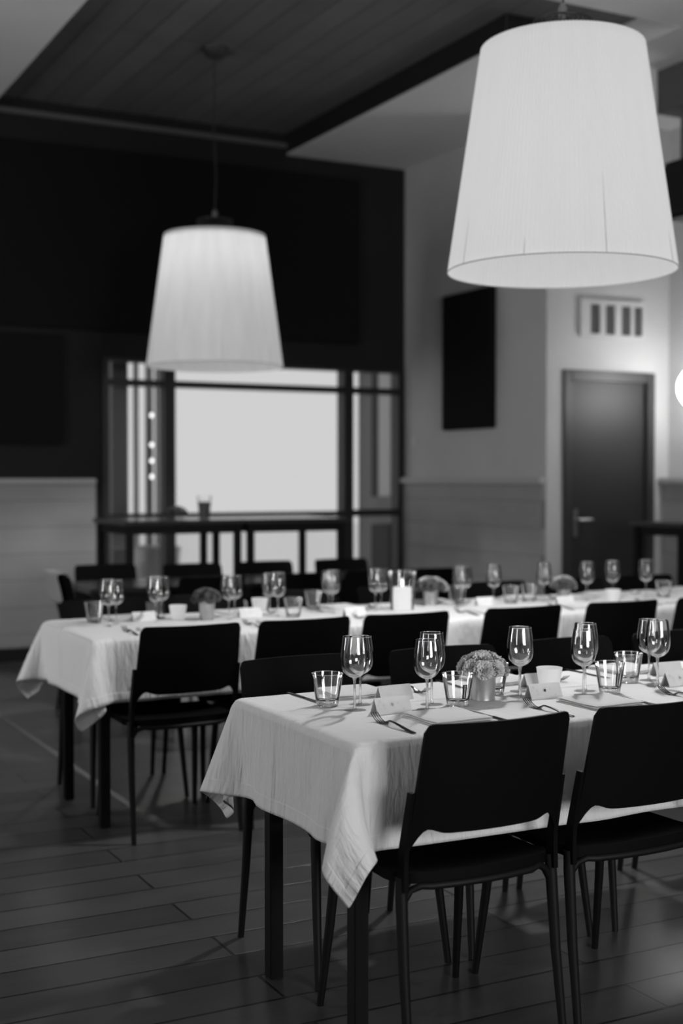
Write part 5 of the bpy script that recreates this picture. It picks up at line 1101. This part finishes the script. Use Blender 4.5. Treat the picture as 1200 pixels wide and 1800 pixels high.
def rim_at(px, py, h):
    """standing point of a glass on the table whose rim, h above it, is seen at (px, py)"""
    x, y = at(px, py, TOP + h)
    return (x, y, TOP)


far = [(190, 1018, 0), (203, 1019.5, 1), (273, 1013, 0), (284, 1013.5, 1), (402, 1010, 0), (412, 1011.5, 1), (473, 1008, 1), (488, 1006, 0), (577, 1003.5, 1), (584, 1002, 0),
       (660, 999.5, 0), (670, 1001, 1), (809, 994.5, 0), (817, 996, 1), (868, 992.5, 0), (956, 989, 0), (1032, 987.5, 0), (1077, 985.5, 0), (1136, 984, 0)]
names = ['left glass of the first blurred pair', 'right glass of the first blurred pair', 'left glass of the second blurred pair', 'right glass of the second blurred pair',
         'left glass of the third blurred pair', 'right glass of the third blurred pair', 'left glass of the fourth blurred pair', 'right glass of the fourth blurred pair',
         'left glass of the fifth blurred pair', 'right glass of the fifth blurred pair', 'left glass of the blurred pair left of the big candle', 'right glass of the blurred pair left of the big candle',
         'left glass of the blurred pair right of the big candle', 'right glass of the blurred pair right of the big candle',
         'single blurred wine glass left of the far side chair', 'blurred wine glass left of the dark-centred flowers', 'blurred wine glass right of the dark-centred flowers',
         'blurred wine glass above the small bright candle', 'rightmost blurred wine glass']
for (p, q, s), n in zip(far, names):
    (small if s else tall).put(rim_at(p, q, 0.19 if s else 0.20), 0, n + ' on the far table', G2)

plain, tagged = Placer(make_tumbler(False)), Placer(make_tumbler(True))
G3 = 'water glasses'
for p, q, pl, lab in (
        (575, 1243, plain, 'clear water glass at the left end of the near table, beside a knife'),
        (805, 1243, tagged, 'water glass with a black printed label, left of the carnation tin'),
        (1073, 1220.5, tagged, 'water glass with a black printed label, front one at the right of the near table'),
        (1105.5, 1201, plain, 'water glass behind the labelled one at the right of the near table'),
        (868, 1221.5, plain, 'water glass mostly hidden behind the carnation tin')):
    x, y = at(p, q, TOP)
    pl.put((x, y, TOP), 0, lab, G3)
for p, q, lab in ((164, 1096, 'blurred water glass at the left end of the far table'),
                  (515, 1087, 'blurred water glass on the far table, nearer of two beside the fourth pair of wine glasses'),
                  (550, 1073, 'blurred water glass on the far table, farther of two beside the fourth pair of wine glasses'),
                  (801, 1062, 'blurred water glass on the far table right of the round carnations'),
                  (898, 1062, 'blurred water glass on the far table, left of two in front of the far side chair'),
                  (930, 1059, 'blurred water glass on the far table, right of two in front of the far side chair'),
                  (1167, 1052, 'blurred water glass at the right end of the far table')):
    x, y = at(p, q, TOP)
    plain.put((x, y, TOP), 0, lab, 'blurred water glasses')


# ------------------------------------------------------------------ cutlery
def make_fork():
    """handle towards -y, tines towards +y, tines curving up"""
    m = MB()
    def spine(t):                 # t 0..1 -> y, z, half width, half thickness
        y = -0.10 + 0.20 * t
        if t < 0.58:
            z = 0.0045 + 0.010 * math.sin(PI * t / 0.58 * 0.5) ** 2
            hw = 0.0078 - 0.0048 * (t / 0.58) ** 0.8
        else:
            s = (t - 0.58) / 0.42
            z = 0.0145 - 0.0115 * math.sin(PI * min(1, s / 0.45) * 0.5) ** 2 + (0.019 * ((s - 0.45) / 0.55) ** 2 if s > 0.45 else 0)
            hw = 0.003 + 0.0085 * min(1, s / 0.35) ** 1.5
        return y, z, hw
    def sheet(u, v, off, a=0.0, b=0.76):
        t = a + (b - a) * v
        y, z, hw = spine(t)
        q = 2 * u - 1
        end = min(1.0, (t / 0.02) ** 0.5) if t < 0.02 else 1.0
        return (q * hw * (0.55 + 0.45 * end), y, z + off - 0.0012 * q * q)
    m.slab(lambda u, v: sheet(u, v, 0.0013), lambda u, v: sheet(u, v, -0.0009), 6, 40)
    for k in range(4):
        xc = -0.0091 + 0.00607 * k
        def tine(u, v, off):
            t = 0.755 + 0.245 * v
            y, z, hw = spine(t)
            w = 0.0020 - 0.0010 * v
            return (xc * (1 + 0.06 * v) + (2 * u - 1) * w, y, z + off * (1 - 0.5 * v))
        m.slab(lambda u, v: tine(u, v, 0.0011), lambda u, v: tine(u, v, -0.0009), 2, 10)
    o = m.build('fork', M['cutlery'], None, 50)
    return prop(o, 'x', 'fork')


def make_knife():
    m = MB()
    def handle(u, v, s):
        y = -0.105 + 0.105 * v
        hw = 0.0085 - 0.003 * v ** 1.5
        q = 2 * u - 1
        e = min(1.0, max(0.15, (v / 0.06)) ** 0.5)
        return (q * hw * e, y, 0.0035 + s * 0.0028 * math.sqrt(max(0.05, 1 - q * q)) * e)
    m.slab(lambda u, v: handle(u, v, 1), lambda u, v: handle(u, v, -1), 8, 24)
    def blade(u, v, s):
        y = -0.002 + 0.112 * v
        l = -0.0055
        w = 0.0055 + 0.0075 * min(1, v * 6) ** 0.7
        if v > 0.72: w *= math.sqrt(max(0.02, 1 - ((v - 0.72) / 0.28) ** 2))
        x = l + (u * (w + 0.0055 * 0)) + (0.0 if v < 0.72 else 0.0)
        return (x, y, 0.0035 + s * 0.0011 * (1 - 0.8 * u))
    m.slab(lambda u, v: blade(u, v, 1), lambda u, v: blade(u, v, -1), 6, 26)
    o = m.build('knife', M['cutlery'], None, 45)
    return prop(o, 'x', 'knife')


def make_napkin(w, d):
    t = thing('napkin', 'x', 'napkin')
    rnd = random.Random(3)
    for k in range(3):
        z0 = 0.0005 + 0.0048 * k
        ph = rnd.random() * 6
        def top(u, v, o):
            x, y = (u - 0.5) * (w - 0.003 * k), (v - 0.5) * (d - 0.004 * k)
            edge = min(1, min(u, 1 - u, v, 1 - v) / 0.05)
            return (x + 0.002 * math.sin(7 * v + ph), y + 0.0015 * math.sin(8 * u + ph),
                    z0 + (o * (0.35 + 0.65 * math.sqrt(edge)) + (0.0018 * math.sin(5 * u + ph) * math.sin(4 * v + 1 + ph) * 0.5 if k == 2 else 0)))
        MB().slab(lambda u, v: top(u, v, 0.0046), lambda u, v: top(u, v, 0.0), 20, 20).build('folded_layer', M['napkin'], t, 60)
    return t


def make_card():
    """folded name card standing as a tent, ridge along x"""
    t = thing('place_card', 'x', 'place card')
    w, h, d, th = 0.105, 0.043, 0.021, 0.0007
    for s, nm in ((-1, 'front_leaf'), (1, 'rear_leaf')):
        m = MB()
        m.prism([(s * d, 0), (s * (d - th * 1.2), 0), (0, h - th * 2), (0, h)], 0, -w / 2, w / 2)
        o = m.build(nm, M['paper'], t, 0)
        if s < 0:                       # faint printed blossoms on the face
            rnd = random.Random(11)
            m = MB()
            for k in range(9):
                u, v = rnd.uniform(-0.45, 0.47), rnd.uniform(0.2, 0.9)
                r = rnd.uniform(0.0025, 0.006)
                y, z = -d * (1 - v), h * v
                nrm = Vector((0, -h, d)).normalized()
                ex, ey = Vector((1, 0, 0)), Vector((0, d, h)).normalized()
                c = Vector((u * w, y, z)) + nrm * 0.0005
                if c.z + r > h * 0.97 or c.z - r < 0.003: continue
                vs = [m.bm.verts.new(c + (ex * math.cos(a) + ey * math.sin(a)) * r * (1 + 0.25 * math.cos(5 * a))) for a in [2 * PI * q / 20 for q in range(20)]]
                m.bm.faces.new(vs)
            m.build('printed_blossoms', M['ink'], o, 0)
    return t


fork, knife = make_fork(), make_knife()


class MeshPlacer:
    def __init__(self, o): self.o, self.used = o, False
    def put(self, loc, rot, label, group):
        r = self.o if not self.used else self.o.copy()
        if self.used: COL.objects.link(r)
        self.used = True
        r.location = loc; r.rotation_euler = rot; r['label'] = label; r['group'] = group
        return r


forks, knives = MeshPlacer(fork), MeshPlacer(knife)
napkins, cards = Placer(make_napkin(0.17, 0.17)), Placer(make_card())
NSEAT = ('at the left end', 'right of the carnation tin', 'at the right edge')
rnd = random.Random(21)
P = 0.4925
for k in range(3):
    dx = k * P
    j = lambda s: rnd.uniform(-s, s)
    forks.put((1.610 + dx * 0.96, 2.805, TOP + 0.0005), (0, 0, math.radians(2 + j(3))), 'steel fork, near side of near table, ' + ('in front of the leftmost place card', 'between the two black chair backs', 'at the right edge')[k], 'forks on the near table')
    knives.put((1.901 + dx, 2.80, TOP + 0.0005), (0, 0, math.radians(j(3))), 'steel knife, near side of near table, ' + ('behind the nearest chair back', 'behind the right-hand chair back', 'at the right edge')[k], 'knives on the near table')
    napkins.put((1.785 + dx, 2.835, TOP + 0.002), math.radians(j(4)), 'folded white napkin, near side of near table, ' + ('behind the nearest chair back', 'behind the right-hand chair back', 'at the right edge')[k], 'napkins on the near table')
    cards.put((1.706 + dx, 2.985, TOP + 0.0003), math.radians((1, -2, 2)[k]), 'front white tent card of the two ' + ('by the leftmost wine glasses', 'by the white candle cup', 'at the right edge')[k], 'place cards on the near table')
for k in range(4):
    dx = k * P
    knives.put((1.598 + dx, 3.285, TOP + 0.0005), (0, 0, PI + math.radians((2, -3, 1, 0)[k])), 'steel knife, far side of near table, ' + ('beside the leftmost water glass', 'behind the carnation tin', 'behind the labelled water glass at the right', 'at the right edge')[k], 'knives on the near table')
    forks.put((1.93 + dx, 3.275, TOP + 0.0005), (0, 0, PI + math.radians((3, 1, -2, 0)[k])), 'steel fork, far side of near table, ' + ('behind the leftmost place cards', 'right of the carnation tin', 'behind the rightmost wine glasses', 'at the right edge')[k], 'forks on the near table')
    napkins.put((1.755 + dx, 3.285, TOP + 0.002), PI + math.radians((-3, 2, 3, 0)[k]), 'folded white napkin, far side of near table, ' + ('behind the leftmost wine glasses', 'right of the carnation tin', 'behind the rightmost wine glasses', 'at the right edge')[k], 'napkins on the near table')
for k in range(3):
    cards.put((1.812 + k * P, 3.155, TOP + 0.0003), PI + math.radians((2, 1, -2)[k]), 'rear white tent card of the two ' + ('by the leftmost wine glasses', 'by the white candle cup', 'at the right edge')[k], 'place cards on the near table')
for k in range(7):
    x = 1.79 + 0.53 * k
    s = '%s place from the left, near side of the far table' % ORD[k]
    forks.put((x - 0.13, FY0 + 0.135, TOP + 0.0005), (0, 0, math.radians(rnd.uniform(-4, 4))), 'blurred fork at the ' + s, 'cutlery on the far table')
    knives.put((x + 0.14, FY0 + 0.13, TOP + 0.0005), (0, 0, math.radians(rnd.uniform(-4, 4))), 'blurred knife at the ' + s, 'cutlery on the far table')
    napkins.put((x + 0.005, FY0 + 0.15, TOP + 0.002), math.radians(rnd.uniform(-5, 5)), 'blurred folded napkin at the ' + s, 'napkins on the far table')
    s = '%s place from the left, far side of the far table' % ORD[k]
    forks.put((x + 0.15, FY1 - 0.13, TOP + 0.0005), (0, 0, PI + math.radians(rnd.uniform(-4, 4))), 'blurred fork at the ' + s, 'cutlery on the far table')
    knives.put((x - 0.13, FY1 - 0.13, TOP + 0.0005), (0, 0, PI + math.radians(rnd.uniform(-4, 4))), 'blurred knife at the ' + s, 'cutlery on the far table')
    napkins.put((x + 0.01, FY1 - 0.125, TOP + 0.002), math.radians(rnd.uniform(-5, 5)), 'blurred folded napkin at the ' + s, 'napkins on the far table')
for k, (p, q) in enumerate(((254, 1094), (442, 1086.5), (626.5, 1085), (857, 1066), (997, 1064.5))):
    x, y = at(p, q, TOP)
    cards.put((x, y + 0.02, TOP + 0.0003), math.radians((3, -4, 2, 0, 3)[k]), 'blurred white tent card on the far table, %s from the left' % ORD[k], 'place cards on the far table')


# ------------------------------------------------------------------ flowers, candles
def carnation_mesh(seed, R, mat):
    rnd = random.Random(seed)
    m = MB()
    for ring, (n, tilt, ln) in enumerate(((3, 8, 0.55), (5, 22, 0.75), (7, 42, 0.92), (9, 64, 1.0), (9, 86, 1.0), (8, 108, 0.92))):
        for k in range(n):
            az = 2 * PI * (k + rnd.random() * 0.6) / n
            tl = math.radians(tilt + rnd.uniform(-7, 7)); L = R * ln * rnd.uniform(0.9, 1.05)
            ph = rnd.random() * 6; fr = rnd.uniform(9, 14)
            ca, sa = math.cos(az), math.sin(az)
            def pet(u, v):
                q = 2 * u - 1
                wd = R * 0.62 * (0.15 + 0.85 * v ** 0.7)
                ruff = R * 0.10 * v ** 2 * math.sin(fr * q + ph) + R * 0.04 * v ** 3 * math.sin(2.3 * fr * q + ph)
                l = L * v * (1 - 0.10 * q * q + 0.05 * math.sin(fr * 1.7 * q + ph) * v)
                curl = -R * 0.10 * v * v
                # petal frame: out along the tilted direction
                dx, dz = math.sin(tl), math.cos(tl)
                nx, nz = -dz, dx
                rad = l * dx + (ruff + curl) * nx
                z = l * dz + (ruff + curl) * nz
                return (rad * ca - q * wd * sa, rad * sa + q * wd * ca, z + R * 0.1)
            m.grid(pet, 10, 5)
    return m


def make_posy(label, x, y, pot_r, pot_h, nheads, spread, seed, dark_centre=False, pot='zinc', ribs=False, R=0.027, group=None):
    t = thing('carnation_pot', label, 'flowers', (x, y, TOP), 0, group)
    m = MB()
    if ribs:
        n = 40
        prof = [(0.001, 0.0), (pot_r * 0.80, 0), (pot_r * 0.84, 0.004), (pot_r, pot_h), (pot_r - 0.003, pot_h), (pot_r * 0.82, 0.008), (0.001, 0.008)]
        m.lathe([(r * 1.0, z) for r, z in prof], n)
        for vtx in m.bm.verts:
            a = math.atan2(vtx.co.y, vtx.co.x)
            if 0.003 < vtx.co.z < pot_h - 0.001:
                pass
    else:
        m.lathe([(0, 0.002), (pot_r * 0.93, 0.002), (pot_r * 0.95, 0.0), (pot_r * 0.97, 0.001), (pot_r * 0.955, 0.004), (pot_r * 0.945, 0.007), (pot_r, pot_h - 0.003), (pot_r + 0.0012, pot_h - 0.0015), (pot_r, pot_h), (pot_r - 0.002, pot_h - 0.002), (pot_r * 0.93, 0.006), (0, 0.006)], 56)
    m.build('pot', M[pot], t, 50)
    MB().lathe([(0, pot_h - 0.012), (pot_r * 0.6, pot_h - 0.010), (pot_r - 0.004, pot_h - 0.016)], 24).build('foliage', M['leaf'], t)
    rnd = random.Random(seed)
    protos = {}
    for k in range(nheads):
        if k == 0: az, pol = 0, 0
        elif k <= nheads // 3: az, pol = 2 * PI * k / (nheads // 3) + 0.4, 34
        else: az, pol = 2 * PI * k / (nheads - 1 - nheads // 3) + 0.1, 72
        pol = math.radians(pol + rnd.uniform(-6, 6)); az += rnd.uniform(-0.15, 0.15)
        facing = math.cos(az + math.radians(120)) * math.sin(pol)         # towards the room's front
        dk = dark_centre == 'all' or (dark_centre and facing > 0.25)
        key = (k % 3, dk)
        fx, fy, fz = spread * math.sin(pol) * math.cos(az), spread * math.sin(pol) * math.sin(az), pot_h - 0.004 + spread * 0.62 * math.cos(pol)
        if key not in protos:
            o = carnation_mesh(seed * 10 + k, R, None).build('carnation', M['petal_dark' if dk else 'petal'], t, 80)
            protos[key] = o
        else:
            o = protos[key].copy(); COL.objects.link(o); o.parent = t
        o.location = (fx, fy, fz)
        o.rotation_euler = Euler((0, pol * 0.8, az + rnd.random() * 0.2), 'XYZ') if False else (Matrix.Rotation(az, 3, 'Z') @ Matrix.Rotation(pol * 0.85, 3, 'Y') @ Matrix.Rotation(rnd.random() * 6, 3, 'Z')).to_euler()
        sc = rnd.uniform(0.9, 1.1); o.scale = (sc, sc, sc)
        if dk and dark_centre != 'all': o['label'] = 'darker carnation'
        # stem down into the pot
    m = MB()
    for k in range(6):
        a = 2 * PI * k / 6
        m.tube([(pot_r * 0.3 * math.cos(a), pot_r * 0.3 * math.sin(a), pot_h * 0.3), (spread * 0.55 * math.cos(a), spread * 0.55 * math.sin(a), pot_h + spread * 0.3)], 0.002, 6)
    m.build('stems', M['leaf'], t)
    return t


x, y = at(849, 1231.5, TOP)
make_posy('pale carnations in a plain grey tin on the near table', x, y, 0.0365, 0.086, 15, 0.052, 4)
x, y = at(363, 1092, TOP)
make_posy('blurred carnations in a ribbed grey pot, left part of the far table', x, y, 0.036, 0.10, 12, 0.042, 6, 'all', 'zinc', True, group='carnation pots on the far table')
x, y = at(757, 1065, TOP)
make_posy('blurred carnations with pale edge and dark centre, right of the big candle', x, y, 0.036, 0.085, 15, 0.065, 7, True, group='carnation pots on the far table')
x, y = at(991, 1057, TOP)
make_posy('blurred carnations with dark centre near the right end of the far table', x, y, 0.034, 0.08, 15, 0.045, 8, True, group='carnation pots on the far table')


def make_candle_cup(r0, r1, h):
    t = thing('candle_cup', 'x', 'candle holder')
    MB().lathe([(0, 0.001), (r0, 0.0), (r0 + 0.001, 0.002), (r1, h), (r1 - 0.0015, h), (r0 - 0.001, 0.005), (0, 0.005)], 48).build('cup', M['tealight_cup'], t, 60)
    MB().lathe([(0, 0.006), (r0 - 0.003, 0.006), (r0 - 0.003, 0.016), (0, 0.017)], 32).build('tealight', M['wax'], t, 60)
    MB().lathe([(0, 0.022), (0.002, 0.024), (0.0035, 0.030), (0.002, 0.040), (0, 0.046)], 12).build('flame', M['candle_flame'], t, 80)
    return t


cups = Placer(make_candle_cup(0.027, 0.038, 0.066))
for p, q, lab in ((966.5, 1214, 'white candle cup on the near table between two wine glass pairs'),
                  (312, 1091, 'bright candle cup near the left end of the far table'),
                  (456, 1077, 'bright candle cup on the far table left of the fourth pair of glasses'),
                  (1078, 1060, 'small bright candle cup near the right end of the far table')):
    x, y = at(p, q, TOP)
    cups.put((x, y, TOP), 0, lab, 'candle cups')

x, y = at(707, 1074, TOP)
t = thing('hurricane_candle', 'thick glowing candle in a clear glass cylinder on the far table', 'candle', (x, y, TOP))
MB().lathe([(0, 0.0), (0.052, 0.0), (0.054, 0.004), (0.066, 0.185)], 48).build('glass_cylinder', M['glass'], t, 80)
MB().lathe([(0.0655 + 0.001 * math.cos(a), 0.185 + 0.001 * math.sin(a)) for a in [2 * PI * q / 8 for q in range(9)]], 48).build('rim', M['glass_rim'], t, 80)
M['lit_wax'] = glow('lit_candle_wax', 0.75, 0.32)
MB().lathe([(0, 0.004), (0.042, 0.004), (0.043, 0.010), (0.043, 0.105), (0.041, 0.110), (0.02, 0.106), (0, 0.105)], 40).build('wax', M['lit_wax'], t, 60)
MB().lathe([(0, 0.112), (0.003, 0.116), (0.006, 0.126), (0.0035, 0.142), (0, 0.155)], 14).build('flame', M['candle_flame'], t, 80)

# things on the left high table
x, y = at(318, 917, 1.09)
t = thing('flower_bowl', 'small dark flower arrangement on the left high table', 'flowers', (3.14, 8.45, 1.09))
MB().lathe([(0, 0), (0.03, 0), (0.045, 0.05), (0.042, 0.05), (0.03, 0.006), (0, 0.006)], 32).build('bowl', M['glass'], t, 60)
o = carnation_mesh(77, 0.035, None).build('blossom', M['petal_dark'], t, 80); o.location = (0.0, 0, 0.06)
for k in range(4):
    c = o.copy(); COL.objects.link(c); c.parent = t
    a = k * 1.6
    c.location = (0.04 * math.cos(a), 0.04 * math.sin(a), 0.045); c.rotation_euler = (0.7 * math.sin(-a), 0.7 * math.cos(a), a)
t = thing('glass_vase', 'clear tapered vase with dark filling on the left high table', 'vase', (3.33, 8.42, 1.09))
MB().lathe([(0, 0.002), (0.034, 0.002), (0.036, 0.006), (0.05, 0.155)], 40).build('vase', M['glass'], t, 80)
MB().lathe([(0, 0.004), (0.031, 0.004), (0.033, 0.01), (0.043, 0.115), (0, 0.118)], 32).build('filling', M['petal_dark'], t, 60)
